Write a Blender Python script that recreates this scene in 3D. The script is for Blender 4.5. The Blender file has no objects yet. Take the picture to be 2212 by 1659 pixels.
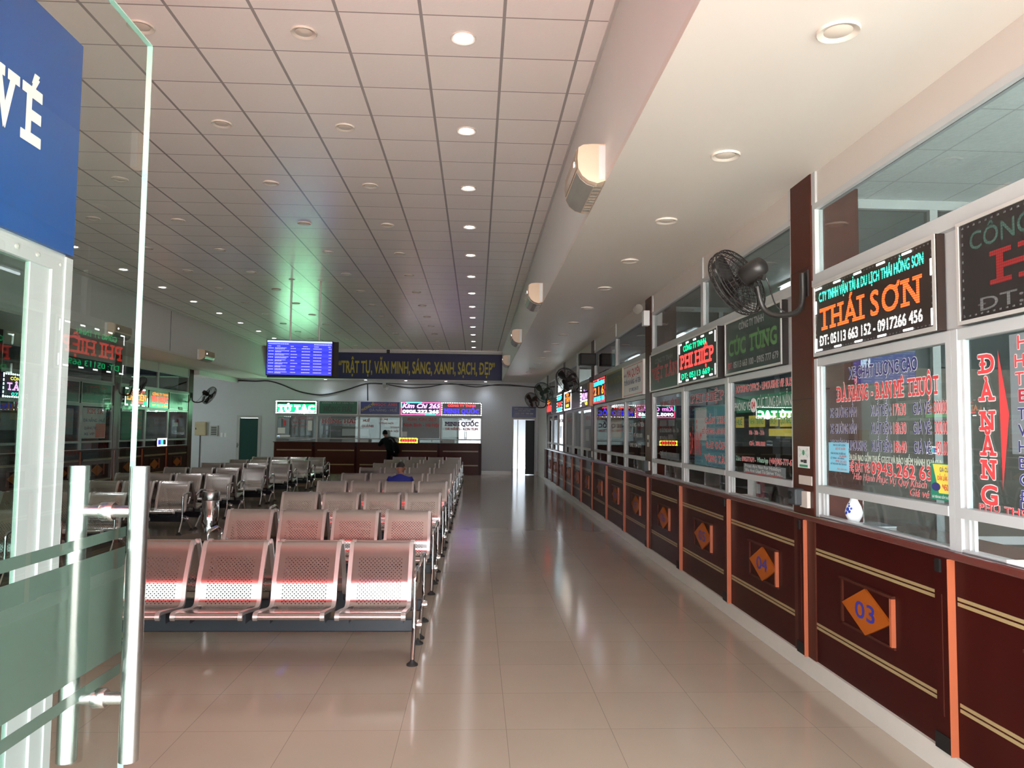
import bpy, bmesh, math, random, unicodedata
from mathutils import Vector, Matrix
random.seed(7)
S = bpy.context.scene
COL = S.collection
PI = math.pi

# ------------------------------------------------------------------ camera, world, exposure
def setup_camera():
    f, yaw, pitch, roll = 1643.3, 0.0461, 0.0613, 0.0111
    cy, sy, cp, sp, cr, sr = math.cos(yaw), math.sin(yaw), math.cos(pitch), math.sin(pitch), math.cos(roll), math.sin(roll)
    F = Vector((sy*cp, cy*cp, sp)); R = Vector((cy, -sy, 0)); U = R.cross(F)
    R2 = R*cr + U*sr; U2 = -R*sr + U*cr
    cam = bpy.data.cameras.new('camera'); ob = bpy.data.objects.new('camera', cam); COL.objects.link(ob)
    m = Matrix((R2, U2, -F)).transposed().to_4x4(); m.translation = Vector((0, 0, 1.70))
    ob.matrix_world = m
    cam.sensor_width = 36.0; cam.lens = f*36.0/2212.0; cam.clip_start = 0.05; cam.clip_end = 300
    S.camera = ob
setup_camera()

W = bpy.data.worlds.new('overcast_sky'); S.world = W; W.use_nodes = True
W.node_tree.nodes['Background'].inputs[0].default_value = (0.90, 0.95, 1.0, 1)
W.node_tree.nodes['Background'].inputs[1].default_value = 9.0
_sl = bpy.data.lights.new('sun', 'SUN'); _sl.energy = 62.0; _sl.angle = math.radians(0.6); _sl.color = (1.0, 0.96, 0.90)
_so = bpy.data.objects.new('sun', _sl); COL.objects.link(_so); _so.rotation_euler = Vector((0.25, -0.50, -0.83)).to_track_quat('-Z', 'Y').to_euler()
S.view_settings.view_transform = 'Standard'; S.view_settings.look = 'None'
S.view_settings.exposure = 0.6; S.view_settings.gamma = 1.0
try: S.view_settings.use_curve_mapping = False
except Exception: pass
S.cycles.max_bounces = 10; S.cycles.diffuse_bounces = 5; S.cycles.glossy_bounces = 5
S.cycles.transparent_max_bounces = 40; S.cycles.sample_clamp_indirect = 6.0
S.cycles.use_denoising = True

XC, XL, YB = 2.386, -9.3, 29.5           # faces of the two side counters, face of the back counter
CEIL, SOFF = 4.68, 3.57
XBR, XBL, YBK = 0.944, -7.8, 28.6        # bulkheads round the high ceiling
FRONT = 0.9

# ------------------------------------------------------------------ materials
MAT = {}
def nt(name):
    m = bpy.data.materials.new(name); m.use_nodes = True; MAT[name] = m
    return m, m.node_tree, m.node_tree.nodes['Principled BSDF']
def mat(name, col, rough=0.5, metal=0.0, emit=None, es=0.0, spec=0.5, coat=0.0, noise=0.0, nscale=8.0, bump=0.0):
    m, t, b = nt(name)
    b.inputs['Base Color'].default_value = (*col, 1); b.inputs['Roughness'].default_value = rough
    b.inputs['Metallic'].default_value = metal; b.inputs['Specular IOR Level'].default_value = spec
    b.inputs['Coat Weight'].default_value = coat; b.inputs['Coat Roughness'].default_value = 0.08
    if emit: b.inputs['Emission Color'].default_value = (*emit, 1); b.inputs['Emission Strength'].default_value = es
    if noise or bump:
        tc = t.nodes.new('ShaderNodeTexCoord'); n = t.nodes.new('ShaderNodeTexNoise'); n.inputs['Scale'].default_value = nscale
        n.inputs['Detail'].default_value = 4
        t.links.new(tc.outputs['Object'], n.inputs['Vector'])
        if noise:
            r = t.nodes.new('ShaderNodeMapRange'); r.inputs[3].default_value = 1-noise; r.inputs[4].default_value = 1+noise
            t.links.new(n.outputs['Fac'], r.inputs[0])
            mx = t.nodes.new('ShaderNodeVectorMath'); mx.operation = 'SCALE'; mx.inputs[0].default_value = col
            t.links.new(r.outputs[0], mx.inputs['Scale']); t.links.new(mx.outputs[0], b.inputs['Base Color'])
        if bump:
            bp = t.nodes.new('ShaderNodeBump'); bp.inputs['Strength'].default_value = bump; bp.inputs['Distance'].default_value = 0.004
            t.links.new(n.outputs['Fac'], bp.inputs['Height']); t.links.new(bp.outputs[0], b.inputs['Normal'])
    return m
def M_(t, op, a, b=None, c=None):
    n = t.nodes.new('ShaderNodeMath'); n.operation = op
    for i, v in enumerate((a, b, c)):
        if v is None: continue
        if isinstance(v, (int, float)): n.inputs[i].default_value = v
        else: t.links.new(v, n.inputs[i])
    return n.outputs[0]
def grid_mask(t, sx, sy, x0, y0, px, py, wx, wy):
    a = M_(t, 'ABSOLUTE', M_(t, 'SUBTRACT', M_(t, 'FLOORED_MODULO', M_(t, 'DIVIDE', M_(t, 'SUBTRACT', sx, x0 - px/2), px), 1.0), 0.5))
    b = M_(t, 'ABSOLUTE', M_(t, 'SUBTRACT', M_(t, 'FLOORED_MODULO', M_(t, 'DIVIDE', M_(t, 'SUBTRACT', sy, y0 - py/2), py), 1.0), 0.5))
    return M_(t, 'MAXIMUM', M_(t, 'LESS_THAN', a, wx/px/2), M_(t, 'LESS_THAN', b, wy/py/2))
def tiled(name, c1, c2, x0, y0, p, wx, wy, rough, bumpscale, bump, var=0.0, spec=0.5, nmix=0.06, voro=False):
    m, t, b = nt(name)
    tc = t.nodes.new('ShaderNodeTexCoord'); sp = t.nodes.new('ShaderNodeSeparateXYZ'); t.links.new(tc.outputs['Object'], sp.inputs[0])
    g = grid_mask(t, sp.outputs[0], sp.outputs[1], x0, y0, p, p, wx, wy)
    n = t.nodes.new('ShaderNodeTexNoise'); n.inputs['Scale'].default_value = bumpscale; n.inputs['Detail'].default_value = 5
    t.links.new(tc.outputs['Object'], n.inputs['Vector'])
    big = t.nodes.new('ShaderNodeTexNoise'); big.inputs['Scale'].default_value = 1.3; t.links.new(tc.outputs['Object'], big.inputs['Vector'])
    cx = M_(t, 'FLOOR', M_(t, 'DIVIDE', M_(t, 'SUBTRACT', sp.outputs[0], x0), p)); cyy = M_(t, 'FLOOR', M_(t, 'DIVIDE', M_(t, 'SUBTRACT', sp.outputs[1], y0), p))
    cb = t.nodes.new('ShaderNodeCombineXYZ'); t.links.new(cx, cb.inputs[0]); t.links.new(cyy, cb.inputs[1])
    wn = t.nodes.new('ShaderNodeTexWhiteNoise'); wn.noise_dimensions = '2D'; t.links.new(cb.outputs[0], wn.inputs['Vector'])
    v = M_(t, 'ADD', M_(t, 'MULTIPLY_ADD', wn.outputs['Value'], var, 1-var/2), M_(t, 'MULTIPLY_ADD', M_(t, 'ADD', big.outputs['Fac'], M_(t, 'MULTIPLY', n.outputs['Fac'], 0.6)), nmix*2, -nmix*1.6))
    sc = t.nodes.new('ShaderNodeVectorMath'); sc.operation = 'SCALE'; sc.inputs[0].default_value = c1; t.links.new(v, sc.inputs['Scale'])
    mx = t.nodes.new('ShaderNodeMix'); mx.data_type = 'RGBA'; t.links.new(g, mx.inputs['Factor'])
    t.links.new(sc.outputs[0], mx.inputs[6]); mx.inputs[7].default_value = (*c2, 1)
    t.links.new(mx.outputs[2], b.inputs['Base Color'])
    b.inputs['Roughness'].default_value = rough; b.inputs['Specular IOR Level'].default_value = spec
    bp = t.nodes.new('ShaderNodeBump'); bp.inputs['Strength'].default_value = bump; bp.inputs['Distance'].default_value = 0.003
    if voro:
        vo = t.nodes.new('ShaderNodeTexVoronoi'); vo.inputs['Scale'].default_value = bumpscale; t.links.new(tc.outputs['Object'], vo.inputs['Vector'])
        hgt = vo.outputs['Distance']
    else: hgt = n.outputs['Fac']
    t.links.new(M_(t, 'SUBTRACT', hgt, g), bp.inputs['Height']); t.links.new(bp.outputs[0], b.inputs['Normal'])
    return m
def glass_mat(name, tint, extra=0.0, frosted=False, gain=0.95, base=0.04):
    m = bpy.data.materials.new(name); m.use_nodes = True; MAT[name] = m; t = m.node_tree
    t.nodes.remove(t.nodes['Principled BSDF']); out = t.nodes['Material Output']
    tr = t.nodes.new('ShaderNodeBsdfTransparent'); tr.inputs[0].default_value = (*tint, 1)
    gl = t.nodes.new('ShaderNodeBsdfGlossy'); gl.inputs['Roughness'].default_value = 0.0
    ge = t.nodes.new('ShaderNodeNewGeometry'); dt = t.nodes.new('ShaderNodeVectorMath'); dt.operation = 'DOT_PRODUCT'
    t.links.new(ge.outputs['Incoming'], dt.inputs[0]); t.links.new(ge.outputs['Normal'], dt.inputs[1])
    fr = M_(t, 'POWER', M_(t, 'SUBTRACT', 1.0, M_(t, 'ABSOLUTE', dt.outputs['Value'])), 5.0)   # Schlick, the same from both faces
    mx = t.nodes.new('ShaderNodeMixShader'); t.links.new(M_(t, 'MINIMUM', M_(t, 'MULTIPLY_ADD', fr, gain, base+extra), 1.0), mx.inputs[0])
    t.links.new(tr.outputs[0], mx.inputs[1]); t.links.new(gl.outputs[0], mx.inputs[2]); t.links.new(mx.outputs[0], out.inputs[0])
    if frosted:
        df = t.nodes.new('ShaderNodeBsdfDiffuse'); df.inputs[0].default_value = (0.135, 0.16, 0.138, 1)
        tl = t.nodes.new('ShaderNodeBsdfTranslucent'); tl.inputs[0].default_value = (0.135, 0.16, 0.138, 1)
        m1 = t.nodes.new('ShaderNodeMixShader'); m1.inputs[0].default_value = 0.5
        t.links.new(df.outputs[0], m1.inputs[1]); t.links.new(tl.outputs[0], m1.inputs[2])
        m2 = t.nodes.new('ShaderNodeMixShader'); m2.inputs[0].default_value = 0.86
        t.links.new(mx.outputs[0], m2.inputs[1]); t.links.new(m1.outputs[0], m2.inputs[2]); t.links.new(m2.outputs[0], out.inputs[0])
    return m
def led(name, col, strength, pitch=0.013, r=0.40, base=(0.02, 0.015, 0.015)):
    """a field of small lamps: emission only inside round dots"""
    m, t, b = nt(name)
    tc = t.nodes.new('ShaderNodeTexCoord'); sp = t.nodes.new('ShaderNodeSeparateXYZ'); t.links.new(tc.outputs['Object'], sp.inputs[0])
    u = M_(t, 'SUBTRACT', M_(t, 'FLOORED_MODULO', M_(t, 'DIVIDE', M_(t, 'ADD', sp.outputs[0], sp.outputs[1]), pitch), 1.0), 0.5)
    v = M_(t, 'SUBTRACT', M_(t, 'FLOORED_MODULO', M_(t, 'DIVIDE', sp.outputs[2], pitch), 1.0), 0.5)
    d = M_(t, 'ADD', M_(t, 'MULTIPLY', u, u), M_(t, 'MULTIPLY', v, v))
    k = M_(t, 'MULTIPLY_ADD', M_(t, 'LESS_THAN', d, r*r), 0.86*strength, 0.14*strength)
    b.inputs['Base Color'].default_value = (*base, 1); b.inputs['Emission Color'].default_value = (*col, 1)
    t.links.new(k, b.inputs['Emission Strength'])
    return m

tiled('floor_tiles', (0.37, 0.30, 0.235), (0.235, 0.185, 0.145), 0.194, 5.043, 0.6, 0.0035, 0.0035, 0.13, 3.0, 0.03, var=0.05, spec=0.5)
tiled('ceiling_tiles', (0.90, 0.84, 0.80), (0.34, 0.32, 0.305), -1.0394, 5.326, 0.6, 0.024, 0.013, 0.27, 55.0, 0.35, var=0.03, spec=0.5, nmix=0.03)
tiled('office_ceiling', (0.62, 0.66, 0.66), (0.42, 0.44, 0.44), 2.9, 2.1, 0.6, 0.012, 0.012, 0.5, 30.0, 0.6, spec=0.3, nmix=0.2, voro=True)
mat('white_paint', (0.70, 0.69, 0.665), 0.55, noise=0.03, nscale=1.5)
mat('soffit_paint', (0.66, 0.615, 0.555), 0.42, noise=0.03, nscale=1.2)
mat('back_paint', (0.50, 0.525, 0.55), 0.45, noise=0.03)
mat('header_board', (0.50, 0.455, 0.41), 0.5)
mat('aluminium_white', (0.41, 0.42, 0.42), 0.35, noise=0.03)
mat('aluminium', (0.62, 0.60, 0.57), 0.35, metal=0.4)
mat('plinth_tile', (0.55, 0.51, 0.45), 0.3, noise=0.05)
mat('base_tile', (0.42, 0.38, 0.32), 0.25)
mat('red_wood', (0.034, 0.0045, 0.0035), 0.30, spec=0.07, coat=0.0, noise=0.25, nscale=3)
mat('column_wood', (0.060, 0.015, 0.009), 0.34, spec=0.12, coat=0.0, noise=0.12, nscale=3)
mat('edge_wood', (0.38, 0.095, 0.04), 0.4, noise=0.12, nscale=6)  # red wood with the daylight on its side faces put into the colour
mat('top_wood', (0.11, 0.028, 0.022), 0.16, coat=0.5, noise=0.15, nscale=4)
mat('plate_wood', (0.33, 0.075, 0.008), 0.4, spec=0.1, noise=0.08)
mat('gold_strip', (0.30, 0.215, 0.10), 0.35)
mat('black_block', (0.010, 0.009, 0.009), 0.55, spec=0.25)
mat('numeral_blue', (0.03, 0.025, 0.26), 0.4)
mat('chrome', (0.72, 0.72, 0.72), 0.07, metal=1.0)
mat('satin_steel', (0.46, 0.46, 0.45), 0.26, metal=1.0)
mat('rail_steel', (0.62, 0.585, 0.57), 0.34, metal=0.85)
mat('black_steel', (0.012, 0.014, 0.02), 0.35, spec=0.4)
mat('rubber', (0.015, 0.014, 0.013), 0.7)
mat('fan_black', (0.018, 0.017, 0.016), 0.4)
mat('fan_green', (0.014, 0.024, 0.016), 0.4)
mat('cream_plastic', (0.72, 0.56, 0.42), 0.35)
mat('cream_dark', (0.36, 0.27, 0.17), 0.3)
mat('louver_grey', (0.25, 0.235, 0.21), 0.4)
mat('lamp_lens', (0.9, 0.9, 0.88), 0.3, emit=(0.95, 0.97, 1.0), es=18.0)
mat('lamp_off', (0.62, 0.55, 0.47), 0.3)
mat('lamp_ring', (0.66, 0.60, 0.52), 0.25)
mat('tube_light', (0.9, 0.9, 0.9), 0.4, emit=(0.93, 0.97, 1.0), es=9.0)
mat('navy_cloth', (0.005, 0.010, 0.075), 0.5)
mat('banner_gold', (0.42, 0.33, 0.03), 0.5)
mat('sign_blue', (0.003, 0.060, 0.235), 0.4)
mat('sign_white', (0.78, 0.80, 0.76), 0.45)
mat('sign_black', (0.020, 0.017, 0.016), 0.3)
mat('sign_brown', (0.028, 0.018, 0.014), 0.3)
mat('sign_green', (0.008, 0.085, 0.045), 0.35)
mat('sign_navy', (0.010, 0.022, 0.13), 0.35)
mat('door_green', (0.006, 0.05, 0.042), 0.3)
mat('beige_box', (0.42, 0.34, 0.20), 0.45)
mat('grey_box', (0.36, 0.37, 0.34), 0.5)
mat('cable_black', (0.01, 0.01, 0.01), 0.5)
mat('paper_white', (0.80, 0.80, 0.78), 0.6)
mat('paper_blue', (0.24, 0.62, 0.80), 0.6)
mat('paper_green', (0.02, 0.22, 0.13), 0.6)
mat('paper_yellow', (0.82, 0.70, 0.10), 0.6)
mat('paper_orange', (0.62, 0.33, 0.17), 0.6)
mat('paper_teal', (0.16, 0.42, 0.50), 0.6)
mat('paper_grey', (0.30, 0.32, 0.34), 0.6)
mat('vinyl_red', (0.60, 0.055, 0.06), 0.5)
mat('vinyl_darkred', (0.35, 0.03, 0.05), 0.5)
mat('vinyl_navy', (0.035, 0.035, 0.16), 0.5)
mat('vinyl_white', (0.74, 0.75, 0.74), 0.5)
mat('vinyl_green', (0.03, 0.26, 0.13), 0.5)
mat('vinyl_pale', (0.42, 0.52, 0.40), 0.5)
mat('dull_green', (0.09, 0.20, 0.07), 0.5)
mat('dull_red', (0.50, 0.06, 0.07), 0.5)
mat('dull_grey', (0.27, 0.28, 0.27), 0.5)
mat('dull_gold', (0.26, 0.17, 0.03), 0.4)
mat('porcelain', (0.75, 0.77, 0.78), 0.12, coat=0.5)
mat('glaze_blue', (0.02, 0.05, 0.32), 0.15)
mat('device_grey', (0.045, 0.05, 0.055), 0.55, spec=0.3)
mat('skin', (0.30, 0.135, 0.085), 0.5)
mat('hair_black', (0.012, 0.010, 0.010), 0.6)
mat('shirt_blue', (0.008, 0.016, 0.22), 0.7)
mat('black_cloth', (0.003, 0.004, 0.0045), 0.9, spec=0.1)
mat('dark_trousers', (0.015, 0.016, 0.02), 0.8)
mat('pavement', (0.80, 0.78, 0.74), 0.8, noise=0.1, nscale=2)
mat('office_wall', (0.40, 0.42, 0.42), 0.6)
mat('office_dark', (0.10, 0.085, 0.07), 0.6)
glass_mat('clear_glass', (0.90, 0.93, 0.92), 0.02)
glass_mat('tinted_glass', (0.42, 0.45, 0.44), 0.02)
glass_mat('booth_glass', (0.80, 0.85, 0.85), 0.035)
glass_mat('door_glass', (0.80, 0.91, 0.87), -0.022)
glass_mat('door_front', (0.82, 0.92, 0.88), 0.0, gain=1.3, base=0.052)
glass_mat('door_rear', (0.97, 0.985, 0.98), 0.0, gain=0.0, base=0.0)
glass_mat('frosted_film', (0.85, 0.92, 0.88), 0.02, frosted=True)
mat('glass_edge', (0.20, 0.34, 0.28), 0.2, emit=None)
led('led_green', (0.0, 1.0, 0.28), 3.4)
led('led_teal', (0.05, 1.0, 0.62), 3.0)
led('led_red', (1.0, 0.035, 0.03), 3.6)
led('led_orange', (1.0, 0.085, 0.012), 3.2)
led('led_amber', (1.0, 0.22, 0.01), 2.6)
led('led_white', (1.0, 0.97, 0.88), 2.6)
led('led_cyan', (0.10, 0.95, 0.85), 3.2)
led('led_pink', (1.0, 0.25, 0.75), 3.0)
led('led_violet', (0.72, 0.32, 1.0), 2.8)
led('led_blue', (0.05, 0.05, 1.0), 3.2)
led('led_yellow', (1.0, 0.75, 0.05), 3.2)
led('led_off_red', (0.6, 0.03, 0.03), 0.22, base=(0.12, 0.01, 0.01))
led('led_off_green', (0.2, 0.45, 0.35), 0.08, base=(0.03, 0.06, 0.05))
led('led_off_white', (0.5, 0.5, 0.5), 0.10, base=(0.08, 0.08, 0.08))
mat('glow_white', (0.9, 0.9, 0.9), 0.4, emit=(0.95, 1.0, 0.97), es=7.0)
mat('glow_tutac', (0.6, 0.9, 0.7), 0.4, emit=(0.36, 1.0, 0.55), es=45.0)
mat('glow_green', (0.02, 0.3, 0.1), 0.4, emit=(0.0, 0.62, 0.16), es=1.6)
mat('glow_pink', (0.8, 0.2, 0.5), 0.4, emit=(1.0, 0.33, 0.95), es=2.0)
mat('glow_red', (0.8, 0.05, 0.05), 0.4, emit=(1.0, 0.02, 0.025), es=3.0)
mat('glow_rose', (0.8, 0.1, 0.2), 0.4, emit=(1.0, 0.09, 0.25), es=2.0)
mat('glow_teal', (0.1, 0.6, 0.4), 0.4, emit=(0.02, 0.75, 0.42), es=2.6)
mat('glow_blue', (0.05, 0.05, 0.8), 0.4, emit=(0.03, 0.02, 1.0), es=1.6)
mat('glow_yellow', (0.9, 0.8, 0.2), 0.4, emit=(1.0, 0.72, 0.06), es=1.8)
mat('glow_amber', (0.9, 0.4, 0.1), 0.4, emit=(1.0, 0.17, 0.01), es=2.0)
mat('glow_cyan', (0.1, 0.8, 0.8), 0.4, emit=(0.03, 0.7, 0.9), es=3.0)
mat('screen_blue', (0.01, 0.02, 0.3), 0.25, emit=(0.006, 0.022, 0.75), es=0.72)
mat('screen_band', (0.01, 0.02, 0.3), 0.25, emit=(0.025, 0.05, 0.85), es=0.72)
mat('screen_text', (0.5, 0.5, 0.8), 0.25, emit=(0.35, 0.43, 1.0), es=0.7)
mat('screen_top', (0.5, 0.5, 0.8), 0.25, emit=(0.55, 0.72, 1.0), es=0.62)
mat('glow_board', (0.3, 0.02, 0.02), 0.4, emit=(1.0, 0.03, 0.03), es=18.0)
mat('tube_back', (0.9, 0.9, 0.9), 0.4, emit=(0.93, 1.0, 0.95), es=26.0)
mat('ac_green', (0.1, 0.6, 0.2), 0.4, emit=(0.05, 0.9, 0.25), es=1.6)

def perforated():
    m, t, b = nt('perforated_steel')
    b.inputs['Base Color'].default_value = (0.55, 0.52, 0.50, 1); b.inputs['Metallic'].default_value = 0.95; b.inputs['Roughness'].default_value = 0.17
    uv = t.nodes.new('ShaderNodeUVMap'); sp = t.nodes.new('ShaderNodeSeparateXYZ'); t.links.new(uv.outputs[0], sp.inputs[0])
    p = 0.030; U, V = sp.outputs[0], sp.outputs[1]
    def cell(du, dv):
        a = M_(t, 'SUBTRACT', M_(t, 'FLOORED_MODULO', M_(t, 'ADD', M_(t, 'DIVIDE', U, p), du), 1.0), 0.5)
        c = M_(t, 'SUBTRACT', M_(t, 'FLOORED_MODULO', M_(t, 'ADD', M_(t, 'DIVIDE', V, p), dv), 1.0), 0.5)
        return M_(t, 'LESS_THAN', M_(t, 'ADD', M_(t, 'MULTIPLY', a, a), M_(t, 'MULTIPLY', c, c)), 0.155**2)
    h = M_(t, 'MAXIMUM', cell(0, 0), cell(0.5, 0.5))
    ins = M_(t, 'MULTIPLY', M_(t, 'LESS_THAN', M_(t, 'ABSOLUTE', U), 0.172),
             M_(t, 'MAXIMUM', M_(t, 'MULTIPLY', M_(t, 'GREATER_THAN', V, 0.50), M_(t, 'LESS_THAN', V, 0.87)),
                M_(t, 'MULTIPLY', M_(t, 'GREATER_THAN', V, 0.12), M_(t, 'LESS_THAN', V, 0.48))))
    t.links.new(M_(t, 'SUBTRACT', 1.0, M_(t, 'MULTIPLY', h, ins)), b.inputs['Alpha'])
perforated()

# ------------------------------------------------------------------ mesh building
def ident(p): return p
class MB:
    def __init__(s): s.v = []; s.f = []; s.m = []; s.sm = []; s.uv = None
    def add(s, vs, fs, mi=0, smooth=False):
        o = len(s.v); s.v += [tuple(p) for p in vs]
        for f in fs: s.f.append(tuple(i+o for i in f)); s.m.append(mi); s.sm.append(smooth)
        return s
    def box(s, x0, x1, y0, y1, z0, z1, mi=0, T=ident):
        vs = [T((x, y, z)) for z in (z0, z1) for y in (y0, y1) for x in (x0, x1)]
        return s.add(vs, [(0,2,3,1),(4,5,7,6),(0,1,5,4),(2,6,7,3),(0,4,6,2),(1,3,7,5)], mi)
    def tube(s, pts, r, n=8, mi=0, cap=True, closed=False):
        pts = [Vector(p) for p in pts]; k = len(pts); rs = r if isinstance(r, (list, tuple)) else [r]*k
        rings = []; ref = None
        for i, p in enumerate(pts):
            if closed: d = pts[(i+1) % k] - pts[i-1]
            else: d = pts[min(i+1, k-1)] - pts[max(i-1, 0)]
            d.normalize()
            if ref is None:
                ref = Vector((0, 0, 1)) if abs(d.z) < 0.9 else Vector((1, 0, 0))
            a = (ref - d*ref.dot(d)).normalized(); b = d.cross(a); ref = a
            rings.append([p + (a*math.cos(2*PI*j/n) + b*math.sin(2*PI*j/n))*rs[i] for j in range(n)])
        vs = [q for rg in rings for q in rg]; fs = []
        for i in range(k if closed else k-1):
            i2 = (i+1) % k
            for j in range(n): fs.append((i*n+j, i*n+(j+1) % n, i2*n+(j+1) % n, i2*n+j))
        s.add(vs, fs, mi, True)
        if cap and not closed:
            s.add(rings[0], [tuple(range(n))[::-1]], mi); s.add(rings[-1], [tuple(range(n))], mi)
        return s
    def lathe(s, prof, c=(0,0,0), ax=(0,0,1), n=20, mi=0, smooth=True, cap=True):
        ax = Vector(ax).normalized(); a = ax.orthogonal().normalized(); b = ax.cross(a); c = Vector(c)
        vs = []
        for r, h in prof:
            for j in range(n): vs.append(c + ax*h + (a*math.cos(2*PI*j/n) + b*math.sin(2*PI*j/n))*r)
        fs = [(i*n+j, i*n+(j+1) % n, (i+1)*n+(j+1) % n, (i+1)*n+j) for i in range(len(prof)-1) for j in range(n)]
        if cap: fs += [tuple(range(n))[::-1], tuple(range((len(prof)-1)*n, len(prof)*n))]
        return s.add(vs, fs, mi, smooth)
    def prism(s, poly, T, h0, h1, mi=0, smooth=False):
        """poly in (u,v); T(u,v,h) -> xyz"""
        n = len(poly)
        vs = [T(u, v, h) for h in (h0, h1) for u, v in poly]
        s.add(vs, [tuple(range(n))[::-1], tuple(range(n, 2*n))], mi)
        return s.add(vs, [(i, (i+1) % n, n+(i+1) % n, n+i) for i in range(n)], mi, smooth)
    def rect(s, P, a0, a1, v0, v1, d, mi=0):
        return s.add([P(a0, v0, d), P(a1, v0, d), P(a1, v1, d), P(a0, v1, d)], [(0, 1, 2, 3)], mi)
    def slab(s, P, a0, a1, v0, v1, d0, d1, mi=0):
        vs = [P(a, v, d) for d in (d0, d1) for v in (v0, v1) for a in (a0, a1)]
        return s.add(vs, [(0,2,3,1),(4,5,7,6),(0,1,5,4),(2,6,7,3),(0,4,6,2),(1,3,7,5)], mi)
    def frame(s, P, a0, a1, v0, v1, w, d0, d1, mi=0):
        s.slab(P, a0, a1, v1-w, v1, d0, d1, mi); s.slab(P, a0, a1, v0, v0+w, d0, d1, mi)
        s.slab(P, a0, a0+w, v0+w, v1-w, d0, d1, mi); return s.slab(P, a1-w, a1, v0+w, v1-w, d0, d1, mi)
    def build(s, name, mats, parent=None, kind=None, label=None, bevel=0.0, local=False, fixn=True):
        me = bpy.data.meshes.new(name)
        off = Vector((0, 0, 0))
        if parent is not None and not local: off = parent.location + (parent.parent.location if parent.parent else Vector((0, 0, 0)))
        me.from_pydata([Vector(p)-off for p in s.v], [], s.f)
        if not isinstance(mats, (list, tuple)): mats = [mats]
        for m in mats: me.materials.append(MAT[m])
        me.polygons.foreach_set('material_index', s.m); me.polygons.foreach_set('use_smooth', s.sm)
        if s.uv:
            l = me.uv_layers.new(name='UVMap')
            for p in me.polygons:
                for li in p.loop_indices: l.data[li].uv = s.uv[me.loops[li].vertex_index]
        if fixn:
            bm = bmesh.new(); bm.from_mesh(me); bmesh.ops.recalc_face_normals(bm, faces=bm.faces); bm.to_mesh(me); bm.free()
        if any(s.sm): me.set_sharp_from_angle(angle=math.radians(50))
        me.update()
        o = bpy.data.objects.new(name, me); COL.objects.link(o)
        if parent is not None: o.parent = parent
        if kind: o['kind'] = kind
        if label: o['label'] = label
        if bevel:
            b = o.modifiers.new('bevel', 'BEVEL'); b.width = bevel; b.segments = 2; b.limit_method = 'ANGLE'
        return o
def tag(o, label, cat, group=None, kind=None):
    o['label'] = label; o['category'] = cat
    if group: o['group'] = group
    if kind: o['kind'] = kind
    return o
def thing(name, label, cat, loc=(0, 0, 0), group=None, kind=None):
    o = bpy.data.objects.new(name, None); COL.objects.link(o); o.location = loc; o.empty_display_size = 0.1
    return tag(o, label, cat, group, kind)
def root(name, loc=(0, 0, 0)):
    o = bpy.data.objects.new(name, None); COL.objects.link(o); o.location = loc; o['kind'] = 'structure'; return o
def struct(name, mb, mats, **k): return mb.build(name, mats, kind='structure', **k)
def dup(r, loc, rotz=0.0, label=None, group=None):
    c = r.copy(); COL.objects.link(c); c.location = loc; c.rotation_euler = (0, 0, rotz)
    if label: c['label'] = label
    if group: c['group'] = group
    for ch in list(r.children):
        d = ch.copy(); COL.objects.link(d); d.parent = c
        for g in list(ch.children):
            e = g.copy(); COL.objects.link(e); e.parent = d
    return c
ORD = ['first','second','third','fourth','fifth','sixth','seventh','eighth','ninth','tenth','eleventh','twelfth','thirteenth','fourteenth','fifteenth','sixteenth']

# planes of the four walls: (a = reading direction, v = height, d = towards the viewer)
PR = lambda a, v, d: (XC-d, -a, v)
PLW = lambda a, v, d: (XL+d, a, v)
def PB(y): return lambda a, v, d: (a, y-d, v)

# ------------------------------------------------------------------ lettering
GL = {}
def raw_glyph(s):
    c = bpy.data.curves.new('t', 'FONT'); c.body = s; c.size = 1; c.resolution_u = 3
    o = bpy.data.objects.new('t', c); COL.objects.link(o)
    dg = bpy.context.evaluated_depsgraph_get(); me = bpy.data.meshes.new_from_object(o.evaluated_get(dg))
    vs = [(v.co.x, v.co.y, 0.0) for v in me.vertices]; fs = [tuple(p.vertices) for p in me.polygons]
    bpy.data.objects.remove(o); bpy.data.curves.remove(c); bpy.data.meshes.remove(me)
    return vs, fs
def char_glyph(ch):
    """one letter: (verts, faces, advance); crossed D and horned vowels are put together from clean parts"""
    k = ('c', ch)
    if k in GL: return GL[k]
    d = unicodedata.normalize('NFD', ch); horn = '\u031b' in d
    base = unicodedata.normalize('NFC', d.replace('\u031b', '')) if horn else {'Đ': 'D', 'đ': 'd'}.get(ch, ch)
    vs, fs = raw_glyph(base) if base.strip() else ([], [])
    hs = max(v[0] for v in raw_glyph('H')[0]); adv = max(v[0] for v in raw_glyph(base+'H')[0]) - hs
    def poly(pts):
        o = len(vs); vs.extend((x, y, 6e-5) for x, y in pts); fs.append(tuple(range(o, o+len(pts))))
    if ch == 'Đ': poly([(-0.01, 0.305), (0.27, 0.305), (0.27, 0.375), (-0.01, 0.375)])
    if ch == 'đ': xm = max(v[0] for v in vs); poly([(xm-0.25, 0.565), (xm+0.07, 0.565), (xm+0.07, 0.62), (xm-0.25, 0.62)])
    if horn:
        xm = max(v[0] for v in raw_glyph(d[0])[0]); y = 0.60 if d[0].isupper() else 0.42
        x0 = xm-(0.10 if d[0] in 'Oo' else 0.05)
        poly([(x0, y-0.035), (x0+0.07, y-0.01), (x0+0.135, y+0.05), (x0+0.15, y+0.13), (x0+0.075, y+0.13), (x0+0.06, y+0.07), (x0, y+0.04)])
        adv += 0.05
    GL[k] = (vs, fs, adv); return GL[k]
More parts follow.
